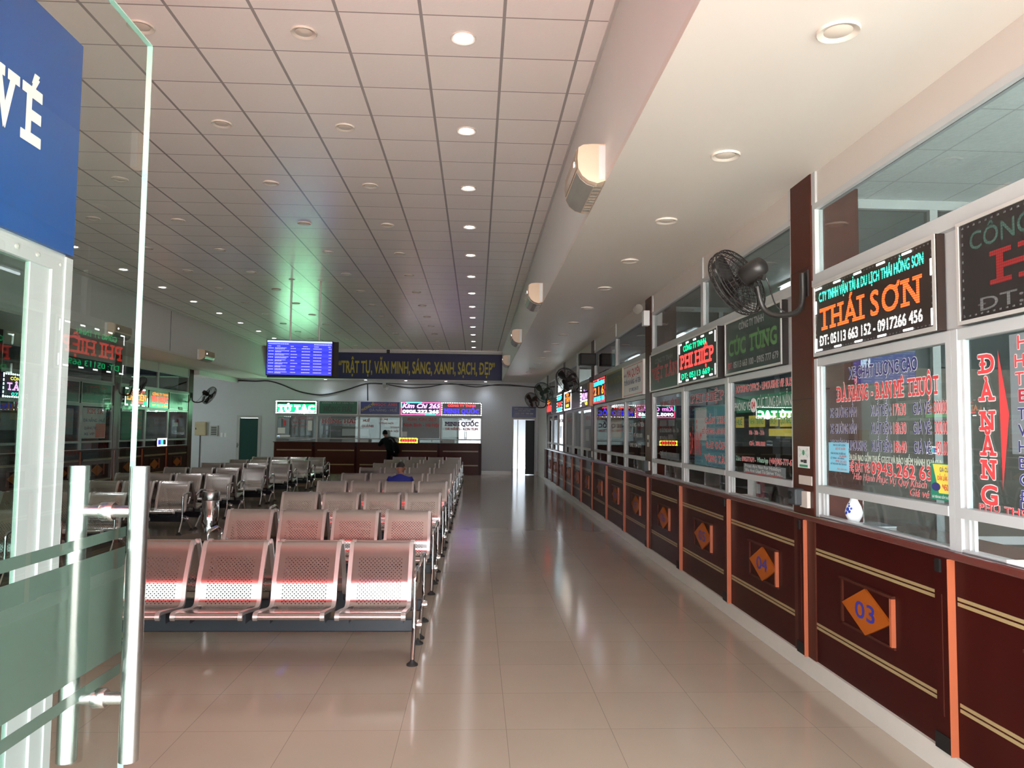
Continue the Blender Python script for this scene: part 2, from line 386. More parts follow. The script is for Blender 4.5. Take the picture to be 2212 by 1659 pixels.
def glyph(s):
    if s in GL: return GL[s]
    vs = []; fs = []; x = 0.0
    for ch in s:
        gv, gf, adv = char_glyph(ch); o = len(vs)
        vs += [(a+x, b, e) for a, b, e in gv]; fs += [tuple(i+o for i in f) for f in gf]; x += adv
    xs = [v[0] for v in vs] or [0, 0.3]
    GL[s] = (vs, fs, min(xs), max(xs)); return GL[s]
SER = {'T':[(.5,0)],'H':[(.1,0),(.9,0),(.1,1),(.9,1)],'I':[(.5,0),(.5,1)],'A':[(.08,0),(.92,0)],'N':[(.1,1),(.1,0),(.9,1)],'P':[(.14,0),(.1,1)],
       'E':[(.1,1),(.1,0)],'V':[(.1,1),(.9,1)],'M':[(.08,0),(.92,0),(.08,1),(.92,1)],'U':[(.1,1),(.9,1)],'K':[(.12,1),(.12,0),(.9,0),(.88,1)],
       'L':[(.14,1),(.14,0)],'B':[(.1,1),(.1,0)],'D':[(.1,1),(.1,0)],'R':[(.1,1),(.14,0),(.92,0)],'X':[(.1,1),(.9,1),(.1,0),(.9,0)],'Y':[(.1,1),(.9,1),(.5,0)]}
def text(mb, s, P, a0, a1, v0, cap, d, bold=0.0, mi=0, serif=False, slant=0.0, grow=0.0):
    """letters with their feet on v0 and capital height cap, filling a0..a1 (a1=None: natural width).
    bold / grow thicken the strokes with copies shifted diagonally, each on its own hair-thin level"""
    vs = []; fs = []
    if serif:
        x = 0.0; lo = hi = None
        for ch in s:
            if ch == ' ': x += 0.3; continue
            gv, gf, l, r = glyph(ch); w = r-l; o = len(vs)
            vs += [(p[0]-l+x, p[1], p[2]) for p in gv]; fs += [tuple(i+o for i in f) for f in gf]
            lo = x if lo is None else lo; hi = x+w
            base = unicodedata.normalize('NFD', ch)[0].replace('Đ', 'D')
            for fx, top in SER.get(base, []):
                cx = x + fx*w; h = 0.075; y0 = 0.682-h if top else 0.0; o = len(vs); ww = 0.17 if w > .3 else .19
                vs += [(cx-ww, y0, 5e-5), (cx+ww, y0, 5e-5), (cx+ww, y0+h, 5e-5), (cx-ww, y0+h, 5e-5)]; fs.append((o, o+1, o+2, o+3))
                lo = min(lo, cx-ww); hi = max(hi, cx+ww)
            x += w + 0.16
        l, r = lo, hi
    else:
        vs, fs, l, r = glyph(s)
    k = cap/0.682; kx = k if a1 is None else (a1-a0)/(r-l)
    b = bold*0.9+grow
    sh = [(0.0, 0.0)] if b < 0.004 else [(b, b), (-b, b), (b, -b), (-b, -b)] + ([(0.0, 1.3*b), (0.0, -1.3*b), (1.3*b, 0.0), (-1.3*b, 0.0)] if b > 0.035 else [])
    for n, (dx, dy) in enumerate(sh):
        mb.add([P(a0+(x-l)*kx+dx*min(k, kx)+slant*y*k, v0+(y+dy)*k, d+e+1.1e-4*n) for x, y, e in vs], fs, mi)
    return mb
def word(parent, name, m, P, items, d, bold=0.0, serif=False, slant=0.0, outline=None, ob=0.03, label=None):
    """items: (string, a0, a1, v0, cap); one mesh, with an optional wider outline behind it"""
    mb = MB(); mats = [m]
    for it in items: text(mb, it[0], P, it[1], it[2], it[3], it[4], d, bold, 0, serif, slant)
    if outline:
        mats.append(outline)
        for it in items: text(mb, it[0], P, it[1], it[2], it[3], it[4], d-0.0016, bold, 1, serif, slant, ob)
    return mb.build(name, mats, parent, fixn=False, label=label)
def border(parent, m, P, a0, a1, v0, v1, d, dash=0.05, gap=0.05, w=0.014, skip=None, name='border_lights'):
    mb = MB()
    L = dash+gap
    n = max(2, int((a1-a0)/L)); st = (a1-a0)/n
    for i in range(n):
        if skip and i % skip: continue
        a = a0+i*st; mb.slab(P, a, a+st*dash/L, v1-w, v1, d-0.004, d); mb.slab(P, a, a+st*dash/L, v0, v0+w, d-0.004, d)
    n = max(2, int((v1-v0)/L)); st = (v1-v0)/n
    for i in range(n):
        if skip and i % skip: continue
        v = v0+i*st; mb.slab(P, a0, a0+w, v, v+st*dash/L, d-0.004, d); mb.slab(P, a1-w, a1, v, v+st*dash/L, d-0.004, d)
    return mb.build(name, m, parent)

# ------------------------------------------------------------------ the hall itself
struct('floor', MB().box(-13, 5.6, -0.2, 34.5, -0.12, 0.0), 'floor_tiles')
struct('pavement', MB().box(-30, 22, -40, -0.2, -0.14, -0.02), 'pavement')
struct('ceiling', MB().box(XBL, XBR, FRONT, YBK, CEIL, CEIL+0.05), 'ceiling_tiles')
struct('ceiling_right', MB().box(XBR, XC+0.06, FRONT, YB, SOFF, SOFF+0.05), 'soffit_paint')
struct('ceiling_left', MB().box(-12.5, XBL, FRONT, YB, SOFF, SOFF+0.05), 'soffit_paint')
struct('ceiling_back', MB().box(XBL, XBR, YBK, YB, SOFF, SOFF+0.05), 'soffit_paint')
struct('wall_right', MB().box(XBR, XBR+0.12, FRONT, YB, SOFF+0.05, CEIL+0.3), 'white_paint')
struct('wall_left', MB().box(XBL-0.12, XBL, FRONT, YB, SOFF+0.05, CEIL+0.3).box(XBL-0.001, XBL+0.0015, 19.6, 19.625, SOFF+0.06, CEIL-0.03, 1), ['white_paint', 'device_grey'])
struct('wall_back_upper', MB().box(XBL, XBR, YBK, YBK+0.1, SOFF+0.05, CEIL+0.3), 'white_paint')
struct('ceiling_trim', MB().box(XBR-0.025, XBR, FRONT, YBK, CEIL-0.02, CEIL).box(XBL, XBL+0.025, FRONT, YBK, CEIL-0.02, CEIL).box(XBL+0.025, XBR-0.025, YBK-0.025, YBK, CEIL-0.02, CEIL), 'aluminium')
# back wall with the two door openings and the booth opening
D2 = (-9.02, -8.32, 2.075); D3 = (1.44, 2.26, 2.135)
bw = MB()
def wall_piece(x0, x1, z0, z1): bw.box(x0, x1, YB, YB+0.15, z0, z1)
wall_piece(-12.5, D2[0], 0, SOFF); wall_piece(D2[0], D2[1], D2[2], SOFF); wall_piece(D2[1], -7.66, 0, SOFF)
wall_piece(-7.66, 0.22, 2.78, SOFF); wall_piece(0.22, D3[0], 0, SOFF); wall_piece(D3[0], D3[1], D3[2], SOFF); wall_piece(D3[1], 2.5, 0, SOFF)
struct('wall_back', bw, 'back_paint')
struct('baseboard_back', MB().box(0.22, 1.37, YB-0.012, YB, 0, 0.14).box(2.33, 2.44, YB-0.012, YB, 0, 0.14).box(-12.5, -9.16, YB-0.012, YB, 0, 0.14), 'base_tile')
struct('beam', MB().box(-9.36, -9.12, 25.37, YB, 3.42, SOFF), 'white_paint')
struct('wall_alcove', MB().box(-12.6, -12.5, 25.2, YB, 0, 1.0).box(-12.6, -12.5, 25.2, YB, 2.6, SOFF).box(-12.6, -12.5, 25.2, 26.4, 1.0, 2.6).box(-12.6, -12.5, 27.6, YB, 1.0, 2.6), 'white_paint')
wa = root('window_alcove', (-12.5, 27.3, 1.0))  # unseen window, added to bring daylight onto the back wall
MB().frame(lambda a, v, d: (-12.55+d, a, v), 26.4, 27.6, 1.0, 2.6, 0.05, -0.03, 0.03).build('window_frame', 'aluminium_white', wa)
MB().box(-12.555, -12.549, 26.45, 27.55, 1.05, 2.55).build('pane', 'clear_glass', wa)
struct('roof', MB().box(-13.2, 6.0, FRONT-0.3, YB+0.2, 5.1, 5.3).box(0.8, 2.7, YB+0.2, 37, 3.0, 3.1).box(-8.2, 0.8, YB+0.2, 34, 3.7, 3.8), 'white_paint')  # unseen slabs added overhead to keep the sun from leaking indoors
# front of the hall, behind and beside the camera: daylight comes in through its glazing
fw = MB()
fw.box(-12.6, -9.2, FRONT-0.15, FRONT, 0, CEIL+0.3).box(-9.2, 1.2, FRONT-0.15, FRONT, 2.66, CEIL+0.3).box(1.2, 5.6, FRONT-0.15, FRONT, 3.45, CEIL+0.3).box(2.3, 5.6, FRONT-0.15, FRONT, 0, 0.9)
struct('wall_front', fw, 'white_paint')
ff = MB()
for x in (-9.2, -7.3, -5.4, -3.4, -1.40, 1.25, 2.24): ff.box(x, x+0.06, FRONT-0.10, FRONT-0.02, 0, 2.66 if x < 1.2 else 3.45)
ff.box(-9.2, 1.25, FRONT-0.10, FRONT-0.02, 2.60, 2.66)
wf = root('window_front', (0, FRONT, 0))
ff.build('window_frame', 'aluminium_white', wf)
for i, (x0, x1) in enumerate([(-9.14, -7.3), (-7.24, -5.4), (-5.34, -3.4), (-3.34, -1.40)]):
    MB().box(x0, x1, FRONT-0.065, FRONT-0.055, 0, 2.60).build('pane', 'tinted_glass', wf)
MB().box(2.36, 5.4, FRONT-0.065, FRONT-0.055, 0.9, 3.45).box(1.31, 2.24, FRONT-0.065, FRONT-0.055, 0, 3.45).build('pane', 'clear_glass', wf)

# offices behind the booths
struct('wall_office_right', MB().box(5.4, 5.5, FRONT, YB+0.1, 0, 3.9), 'office_wall')
struct('ceiling_office_right', MB().box(2.46, 5.4, FRONT, YB, 3.47, 3.52), 'office_ceiling')
struct('wall_office_left', MB().box(-12.6, -12.5, FRONT, 25.2, 0, 3.9), 'office_wall')
struct('ceiling_office_left', MB().box(-12.5, XL-0.07, FRONT, 25.2, 3.40, 3.45), 'office_ceiling')
struct('wall_office_back', MB().box(-8.0, 0.9, 33.6, 33.7, 0, 3.6).box(-8.0, -7.9, YB+0.15, 33.6, 0, 3.6).box(0.55, 0.62, YB+0.15, 33.6, 0, 3.6), 'office_wall')
struct('ceiling_office_back', MB().box(-7.9, 0.55, YB+0.15, 33.6, 3.3, 3.35), 'office_ceiling')

COLS = [0.42, 5.445, 10.45, 15.55, 20.65, 25.6]; HW = 0.172
LCOLS = [10.05, 15.1, 20.13, 25.2]
def columns(P, ys, sgn, nm):
    for i, y in enumerate(ys):
        mb = MB(); a0, a1 = sorted((sgn*(y-HW), sgn*(y+HW)))
        mb.slab(P, a0, a1, 0.0, SOFF, -0.34, 0.012)
        for v in (1.95, 2.9): mb.slab(P, a0-0.002, a1+0.002, v, v+0.004, -0.34, 0.0135, 1)
        o = mb.build('column', ['column_wood', 'black_block'], kind='structure')
columns(PR, COLS, -1, 'r'); columns(PLW, LCOLS, 1, 'l')

# one booth window: frame, pane, low sliding pane; ALL in the plane P
WN = [0]
def booth_window(P, a0, a1, thick0=True, slide=0.5, deep=0.06):
    WN[0] += 1
    ctr = P((a0+a1)/2, 1.13, 0)
    r = root('window_%d' % WN[0], ctr)
    w = 0.045
    f = MB()
    f.slab(P, a0, a0+w, 1.128, 2.23, -deep, 0.0); f.slab(P, a1-w, a1, 1.128, 2.23, -deep, 0.0)
    f.slab(P, a0+w, a1-w, 2.175, 2.23, -deep, -0.004); f.slab(P, a0+w, a1-w, 1.295, 1.345, -deep, 0.006)
    f.slab(P, a0+w, a1-w, 1.128, 1.142, -deep, -0.002)
    # stepped jambs of the sliding leaf
    f.slab(P, a0+w, a0+w+0.035, 1.142, 1.295, -deep+0.008, -0.018); f.slab(P, a0+w+0.035, a0+w+0.055, 1.142, 1.295, -deep+0.012, -0.03)
    f.slab(P, a0+w, a0+w+0.02, 1.345, 2.175, -deep+0.01, -0.02)
    f.build('window_frame', 'aluminium_white', r)
    MB().slab(P, a0+w, a1-w, 1.345, 2.175, -0.036, -0.030).build('pane', 'booth_glass', r)
    s0 = a0+w+0.055+(a1-a0-2*w-0.055)*slide
    MB().slab(P, s0, a1-w, 1.142, 1.295, -0.036, -0.030).build('sliding_pane', 'booth_glass', r)
    return r
def upper_window(P, a0, a1):
    WN[0] += 1
    r = root('window_%d' % WN[0], P((a0+a1)/2, 2.76, 0))
    f = MB(); f.frame(P, a0, a1, 2.79, 3.34, 0.042, -0.06, 0.0); f.build('window_frame', 'aluminium_white', r)
    MB().slab(P, a0+0.042, a1-0.042, 2.832, 3.298, -0.036, -0.030).build('pane', 'booth_glass', r)
    return r
RW = {}   # counter bay number -> (window root, a0, a1)
def row(P, cols, sgn, store, first):
    n = first
    for c0, c1 in zip(cols[:-1], cols[1:]):
        y0, y1 = c0+HW, c1-HW; st = (y1-y0)/3
        hb = MB(); A0, A1 = sorted((sgn*y0, sgn*y1))
        hb.slab(P, A0, A1, 3.34, SOFF, -0.05, -0.012)
        ym = (y0+y1)/2
        for y in (y0+0.03, ym, y1-0.03): hb.slab(P, sgn*y-0.03, sgn*y+0.03, 3.34, SOFF, -0.05, 0.004, 1)
        struct('trim_header', hb, ['header_board', 'aluminium_white'])
        rb = MB(); rb.slab(P, A0, A1, 2.745, 2.79, -0.06, 0.008); rb.slab(P, A0, A1, 2.23, 2.745, -0.055, -0.03)
        struct('trim_rail', rb, 'aluminium_white')
        for ya, yb in ((y0, ym), (ym, y1)): upper_window(P, *sorted((sgn*ya, sgn*yb)))
        for k in range(3):
            b0, b1 = sorted((sgn*(y0+k*st), sgn*(y0+(k+1)*st)))
            store[n] = (booth_window(P, b0+0.002, b1-0.002, slide=0.35+0.1*(k % 2)), b0+0.002, b1-0.002); n += 1
row(PR, COLS, -1, RW, 1)
LW = {}
row(PLW, LCOLS, 1, LW, 1)
# end piece of the right row, up to the back wall, and partitions between the offices at each column
struct('wall_right_end', MB().box(XC+0.002, XC+0.1, COLS[-1]+HW, YB, 0, SOFF), 'white_paint')
for y in COLS[1:5]:
    pr = root('partition', (3.9, y, 0))
    P = PB(y+0.1)
    m = MB()
    for x in (2.73, 3.40, 4.2, 5.0): m.slab(P, x, x+0.06, 0.961, 3.399, -0.039, 0.039)
    m.slab(P, 2.73, 5.4, 3.40, 3.47, -0.04, 0.04); m.slab(P, 2.73, 5.4, 0.9, 0.96, -0.04, 0.04)
    m.build('partition_frame', 'aluminium_white', pr)
    m = MB().slab(P, 2.73, 5.4, 0.0, 0.9, -0.03, 0.03); m.slab(P, 2.79, 5.4, 0.96, 2.2, -0.02, 0.02); m.build('partition_panel', 'office_dark', pr)
    MB().slab(P, 2.79, 5.4, 2.2, 3.40, -0.004, 0.004).build('pane', 'booth_glass', pr)
for y in LCOLS[1:]:
    struct('partition', MB().box(-12.5, XL-0.34, y-0.04, y+0.04, 0, 3.4), 'office_wall')

# ------------------------------------------------------------------ ticket counters
P0, PS = 3.7222, 1.6702
NUM = lambda n: '%02d' % n
def counter(P, a0, a1, label, num, group, sgn, plain=False, back=False):
    """a0..a1 along the reading direction; the pilaster stands at the near end"""
    z0, z1 = 0.125, 1.085
    base = P((a0+a1)/2, z0, 0)
    r = thing('ticket_counter', label, 'counter', base, group)
    MB().slab(P, a0, a1, z0, z1, -0.05, 0.0).build('front_panel', 'red_wood', r)
    g = MB()
    for v in (0.862, 0.888, 0.350, 0.376): g.slab(P, a0+(0.11 if sgn > 0 else 0.02), a1-(0.11 if sgn < 0 else 0.02), v, v+0.017, -0.002, 0.004)
    g.build('gold_stripe', 'gold_strip', r)
    p0, p1 = (a1-0.125, a1-0.005) if sgn < 0 else (a0+0.005, a0+0.125)
    pil = MB().slab(P, p0, p1, z0, z1, -0.002, 0.030).build('pilaster', 'red_wood', r)
    e = p1 if sgn < 0 else p0
    MB().slab(P, e+(0.0 if sgn < 0 else -0.003), e+(0.003 if sgn < 0 else 0.0), z0, z1, 0.0, 0.040).build('edge_strip', 'edge_wood', pil)  # thin strip carrying the painted daylight on the pilaster side
    MB().slab(P, (p0+p1)/2-0.003, (p0+p1)/2+0.003, 0.30, 0.90, 0.026, 0.033).build('bead', 'column_wood', pil)
    bl = MB().slab(P, p0+0.02 if sgn < 0 else p1-0.06, p0+0.06 if sgn < 0 else p1-0.02, z1-0.075, z1-0.01, 0.0, 0.042)
    bl.build('corner_block', 'black_block', pil); MB().slab(P, p0-(0.01 if sgn < 0 else -0.004), p1-0.004, z0+0.005, z0+0.085, 0.0, 0.038).build('corner_block', 'black_block', pil)
    if plain: return r
    c = (a0+a1)/2 - (0.035 if sgn < 0 else -0.035)
    fr = MB(); A0, A1, v0, v1, w = c-0.31, c+0.32, 0.483, 0.785, 0.045
    fr.slab(P, A0, A1, v1-0.015, v1, -0.002, 0.024); fr.slab(P, A0, A1, v0, v0+0.015, -0.002, 0.012); fr.slab(P, A0, A0+0.02, v0, v1, -0.002, 0.012)
    fr.build('frame_moulding', 'column_wood', r)
    MB().slab(P, A1-0.022, A1, v0+0.016, v1-0.016, -0.002, 0.026).build('frame_side', 'edge_wood', r)  # side of the raised frame, daylight painted into its orange
    pl = MB().prism([(c-0.292, 0.622), (c, 0.484), (c+0.292, 0.622), (c, 0.763)], lambda u, v, h: P(u, v, h), 0.0, 0.014).build('number_plate', 'plate_wood', r)
    if num: word(pl, 'numeral', 'numeral_blue', P, [(num, c-0.115, c+0.115, 0.575, 0.098)], 0.0148, bold=0.012, serif=False)
    return r
for k in range(-2, 13):
    y0, y1 = P0+PS*k, P0+PS*(k+1); n = k+3
    if n <= 9: lab = 'dark red panelled ticket counter with number %s on its diamond plate' % NUM(n)
    else: lab = 'dark red ticket counter in the long row, %s after the one numbered 09' % ORD[n-10]
    counter(PR, -y1, -y0, lab, NUM(n), 'ticket counters along the aisle', -1)
yend = P0+PS*13
t = thing('counter_end', 'short dark red end panel closing the far end of the long counter row', 'counter', (XC, yend+0.3, 0.1))
MB().slab(PR, -yend-0.61, -yend-0.005, 0.126, 1.085, 0.014, 0.022).build('front_panel', 'red_wood', t)
for a in (-yend-0.61, -yend-0.34, -yend-0.08): MB().slab(PR, a, a+0.07, 0.126, 1.085, 0.022, 0.045).build('post', 'column_wood', t)
struct('baseboard_right', MB().box(XC-0.02, XC+0.05, FRONT, yend+0.62, 0, 0.125), 'plinth_tile')
cw = thing('worktop', 'long glossy red brown worktop ledge running under the ticket windows', 'worktop', (XC, 13, 1.085))
MB().slab(PR, -yend-0.66, -0.5, 1.085, 1.127, -0.42, 0.034).build('ledge', 'top_wood', cw, bevel=0.008)
MB().slab(PR, -yend-0.62, -0.5, 1.127, 1.131, -0.07, -0.002).build('sill_track', 'aluminium_white', cw)
# left row
for k in range(9):
    y1 = 25.02-k*1.66; y0 = y1-1.66
    lab = 'dark ticket counter of the far side row, %s from the back wall' % ORD[k]
    counter(PLW, y0, y1, lab, None, 'ticket counters of the far side row', 1)
cw = thing('worktop', 'long dark ledge under the far side ticket windows', 'worktop', (XL, 17, 1.085))
MB().slab(PLW, 10.08, 25.03, 1.085, 1.127, -0.42, 0.034).build('ledge', 'top_wood', cw)
struct('baseboard_left', MB().box(XL-0.05, XL+0.02, 10.08, 25.03, 0, 0.125), 'plinth_tile')

# ------------------------------------------------------------------ downlights
def downlight_proto(lit):
    t = thing('downlight', 'x', 'ceiling light', (0, 0, 0))
    MB().lathe([(0.062, 0.0), (0.066, -0.006), (0.094, -0.014), (0.098, -0.008), (0.098, 0.0)], n=20, cap=False).build('ring', 'lamp_ring', t)
    MB().lathe([(0.066, -0.004), (0.05, -0.010), (0.0005, -0.011)] if not lit else [(0.066, -0.005), (0.04, -0.012), (0.0005, -0.014)], n=20, cap=False).build('lens', 'lamp_lens' if lit else 'lamp_off', t)
    return t
dl_on, dl_off = downlight_proto(True), downlight_proto(False)
used = {True: 0, False: 0}
def dl(lit, x, y, z, label, group):
    p = dl_on if lit else dl_off
    if used[lit] == 0: p.location = (x, y, z); p['label'] = label; p['group'] = group
    else: dup(p, (x, y, z), 0, label, group)
    used[lit] += 1
for k in range(13): dl(True, -0.14, 5.626+1.8*k, CEIL, 'lit white downlight, %s from the entrance in the bright row over the aisle' % ORD[k], 'lit downlights over the aisle')
for k in range(13): dl(True, -6.74, 5.626+1.8*k, CEIL, 'lit white downlight, %s from the entrance in the row over the far benches' % ORD[k], 'lit downlights over the far benches')
for c, (x, nm) in enumerate([(-1.34, 'next to the lit row over the aisle'), (-2.54, 'second beside the lit aisle row'), (-4.34, 'above the gap between bench blocks'), (-5.54, 'next to the lit row over the far benches')]):
    for k in range(13): dl(False, x, 5.626+1.8*k, CEIL, 'unlit downlight, %s from the entrance, row %s' % (ORD[k], nm), 'unlit downlights in the tiled ceiling')
for k in range(15):
    if 1.75+1.6*k < 27: dl(False, 1.652, 1.75+1.6*k, SOFF, 'unlit downlight in the low white ceiling, %s from the entrance' % ORD[k], 'unlit downlights over the ticket windows')
for k in range(5): dl(True, -5.75+1.52*k, 29.12, SOFF, 'lit downlight under the blue banner, %s from the exit door' % ORD[4-k], 'lit downlights under the banner')
def spot(x, y, z, e, col=(0.95, 0.97, 1.0), size=92):
    l = bpy.data.lights.new('downlight_beam', 'SPOT'); l.energy = e; l.spot_size = math.radians(size); l.spot_blend = 1.0; l.shadow_soft_size = 0.06; l.color = col
    o = bpy.data.objects.new('downlight_beam', l); COL.objects.link(o); o.location = (x, y, z-0.03)
for k in range(13): spot(-0.14, 5.626+1.8*k, CEIL, 30 if k < 6 else 17)
for k in range(13): spot(-6.74, 5.626+1.8*k, CEIL, 18 if k < 6 else 10)
for k in range(5): spot(-5.75+1.52*k, 29.12, SOFF, 17, (0.80, 0.88, 1.0), 120)

# ------------------------------------------------------------------ signs over the windows
def sign(P, a0, a1, label, box='sign_black', v0=2.238, v1=2.742, frame='aluminium', d=0.03, group=None, fw=0.018, name='shop_sign'):
    t = thing(name, label, 'sign', P((a0+a1)/2, v0, 0), group)
    MB().slab(P, a0, a1, v0, v1, -0.02, d).build('sign_box', box, t)
    if frame: MB().frame(P, a0, a1, v0, v1, fw, d-0.004, d+0.006).build('sign_frame', frame, t)
    return t
G1, G2, G3 = 'signs over the aisle ticket windows', 'signs over the back ticket windows', 'signs over the far side ticket windows'
def rs(y0, y1, *a, **k):  # by Y limits on the right row
    return sign(PR, -y1, -y0, *a, group=G1, **k)
D = 0.0315
# bay 02
t = rs(2.12, 3.60, 'unlit black LED sign with dim red letters above the window of red town names', frame='aluminium')
border(t, 'led_off_white', PR, -3.56, -2.16, 2.27, 2.71, D, 0.012, 0.03, 0.008)
word(t, 'top_lettering', 'led_off_green', PR, [('CÔNG TY TNHH', -3.50, -2.45, 2.585, 0.085)], D, 0.008)
word(t, 'name_lettering', 'led_off_red', PR, [('HẢI', -3.36, -2.60, 2.395, 0.15)], D, 0.015, serif=True)
word(t, 'number_lettering', 'led_off_white', PR, [('ĐT: 05113', -3.45, -2.62, 2.285, 0.06)], D, 0.006)
# bay 03
t = rs(3.775, 5.20, 'lit LED sign with green line, big red letters and white phone numbers', box='sign_brown', fw=0.025)
border(t, 'led_off_white', PR, -5.165, -3.81, 2.272, 2.708, D, 0.010, 0.024, 0.007, name='dim_border')
border(t, 'glow_white', PR, -5.165, -3.81, 2.272, 2.708, D+0.001, 0.085, 0.0, 0.011, skip=3)
word(t, 'top_lettering', 'led_teal', PR, [('C.TY TNHH VẬN TẢI & DU LỊCH THÁI HỒNG SƠN', -5.11, -3.88, 2.61, 0.060)], D, 0.02)
word(t, 'name_lettering', 'led_orange', PR, [('THÁI SƠN', -5.10, -3.90, 2.41, 0.145)], D, 0.016, serif=True)
word(t, 'number_lettering', 'led_white', PR, [('ĐT: 05113 663 152 - 0917266 456', -5.11, -3.90, 2.305, 0.065)], D, 0.022)
# bay 04
t = rs(5.76, 7.11, 'black sign with muted green letters and grey phone numbers', box='sign_black')
word(t, 'top_lettering', 'dull_grey', PR, [('CÔNG TY TNHH', -6.72, -6.13, 2.63, 0.06)], D, 0.025)
word(t, 'name_lettering', 'dull_green', PR, [('CÚC TÙNG', -7.00, -5.86, 2.415, 0.135)], D, 0.03, serif=True)
word(t, 'mark_lettering', 'dull_red', PR, [('ĐT:', -7.02, -6.90, 2.295, 0.055)], D, 0.01)
word(t, 'number_lettering', 'dull_grey', PR, [('05113 663 100 - 0905 777 679', -6.87, -5.83, 2.295, 0.055)], D, 0.015)
# bay 05
t = rs(7.25, 8.70, 'lit LED sign with red name between two broken green lines', box='sign_black', d=0.06)
D5 = 0.0615
border(t, 'glow_white', PR, -8.64, -7.31, 2.272, 2.708, D5, 0.09, 0.0, 0.016, skip=3)
word(t, 'top_lettering', 'led_green', PR, [('CÔNG TY TNHH', -8.46, -7.62, 2.61, 0.06)], D5, 0.012)
word(t, 'name_lettering', 'led_red', PR, [('PHI HIỆP', -8.60, -7.37, 2.42, 0.15)], D5, 0.022, serif=True)
word(t, 'number_lettering', 'led_green', PR, [('ĐT: 05113 669 ·', -8.55, -7.40, 2.30, 0.06)], D5, 0.008)
# bay 06
t = rs(8.77, 10.25, 'unlit dark brown sign with dull red letters beside the second brown pillar', box='sign_brown')
word(t, 'top_lettering', 'dull_grey', PR, [('CÔNG TY TNHH', -9.95, -9.05, 2.60, 0.06)], D, 0.015)
word(t, 'name_lettering', 'dull_red', PR, [('VIỆT TÂN', -10.12, -8.85, 2.40, 0.14)], D, 0.028, serif=True, outline='dull_grey', ob=0.012)
# bay 07
t = rs(10.68, 12.18, 'white sign with red name and black route lines in a thin red border', box='sign_white')
MB().frame(PR, -12.13, -10.73, 2.265, 2.715, 0.008, D-0.001, D).build('border_line', 'vinyl_red', t)
word(t, 'name_lettering', 'vinyl_red', PR, [('MAI QUYÊN', -11.83, -10.88, 2.55, 0.11)], D, 0.02)
word(t, 'small_lettering', 'vinyl_navy', PR, [('NHÀ XE', -12.08, -11.88, 2.565, 0.04), ('TUYẾN ĐÀ NẴNG - HÀ TIÊN', -12.06, -10.85, 2.43, 0.07), ('ĐT: 0982 034 071', -11.66, -11.0, 2.32, 0.05)], D, 0.015)
# bay 08
t = rs(12.22, 13.75, 'dark sign with dull gold letters in a gold frame', frame='dull_gold', fw=0.03)
word(t, 'name_lettering', 'dull_gold', PR, [('T VÂN NHƠN', -13.66, -12.36, 2.52, 0.12)], D, 0.02)
word(t, 'small_lettering', 'dull_gold', PR, [('TRẠM TIÊN SA', -13.5, -12.5, 2.36, 0.06)], D, 0.0)
# bay 09
t = rs(13.85, 15.35, 'lit LED sign with cyan lines round big orange figures', frame=None)
border(t, 'glow_red', PR, -15.3, -13.9, 2.265, 2.72, D, 0.07, 0.03, 0.022)
word(t, 'line_lettering', 'glow_cyan', PR, [('XE CHẤT LƯỢNG', -15.2, -14.0, 2.60, 0.07), ('ĐT 0905 113', -15.2, -14.0, 2.30, 0.075)], D, 0.04)
word(t, 'name_lettering', 'glow_amber', PR, [('2 1 6', -15.15, -14.05, 2.42, 0.14)], D, 0.03)
# paper board on the pillar after it
t = sign(PR, -15.73, -15.40, 'small orange paper board fixed at the pillar beside the orange figure sign', box='paper_orange', v0=2.22, v1=2.70, frame=None, d=0.09, name='notice_board')
word(t, 'lettering', 'dull_red', PR, [('VÉ', -15.66, -15.5, 2.55, 0.05), ('XE', -15.66, -15.5, 2.40, 0.05)], 0.0915)
# bays 10-15
t = rs(15.80, 17.25, 'lit LED sign with violet name, white dotted left edge and yellow corner', frame=None)
m = MB()
for v in range(7): m.slab(PR, -17.22, -17.05, 2.26+v*0.068, 2.30+v*0.068, D-0.002, D)
m.build('edge_lights', 'glow_white', t)
word(t, 'name_lettering', 'led_violet', PR, [('HÙNG', -17.0, -15.9, 2.42, 0.15)], D, 0.06)
MB().slab(PR, -17.0, -15.9, 2.36, 2.39, D-0.002, D).build('line_lights', 'glow_white', t)
word(t, 'small_lettering', 'glow_yellow', PR, [('VIP', -16.5, -16.0, 2.27, 0.07)], D, 0.02)
t = rs(17.32, 18.82, 'unlit dark grey sign beside the violet LED sign', box='sign_black')
word(t, 'name_lettering', 'dull_grey', PR, [('SINH', -18.5, -17.7, 2.42, 0.12)], D)
t = rs(18.90, 20.40, 'lit sign with glowing white border and orange lettering', frame=None)
MB().frame(PR, -20.38, -18.92, 2.25, 2.735, 0.035, D-0.002, D+0.002).build('border_lights', 'glow_white', t)
word(t, 'name_lettering', 'led_amber', PR, [('TÂM', -20.15, -19.15, 2.46, 0.12), ('XE', -20.0, -19.4, 2.62, 0.06)], D, 0.05)
word(t, 'small_lettering', 'glow_yellow', PR, [('0905', -20.0, -19.4, 2.33, 0.07)], D, 0.02)
t = rs(20.86, 22.30, 'lit LED sign with red name between cyan lines near the far end', frame=None)
word(t, 'line_lettering', 'glow_cyan', PR, [('XE KHÁCH', -22.2, -20.95, 2.58, 0.10), ('ĐT 0935', -22.2, -20.95, 2.27, 0.10)], D, 0.05)
word(t, 'name_lettering', 'led_red', PR, [('HÀ', -22.1, -21.05, 2.41, 0.13)], D, 0.06)
border(t, 'glow_white', PR, -22.27, -20.9, 2.25, 2.73, D, 0.03, 0.05, 0.015)
t = rs(22.40, 23.85, 'unlit dark sign second from the far end of the row', box='sign_brown')
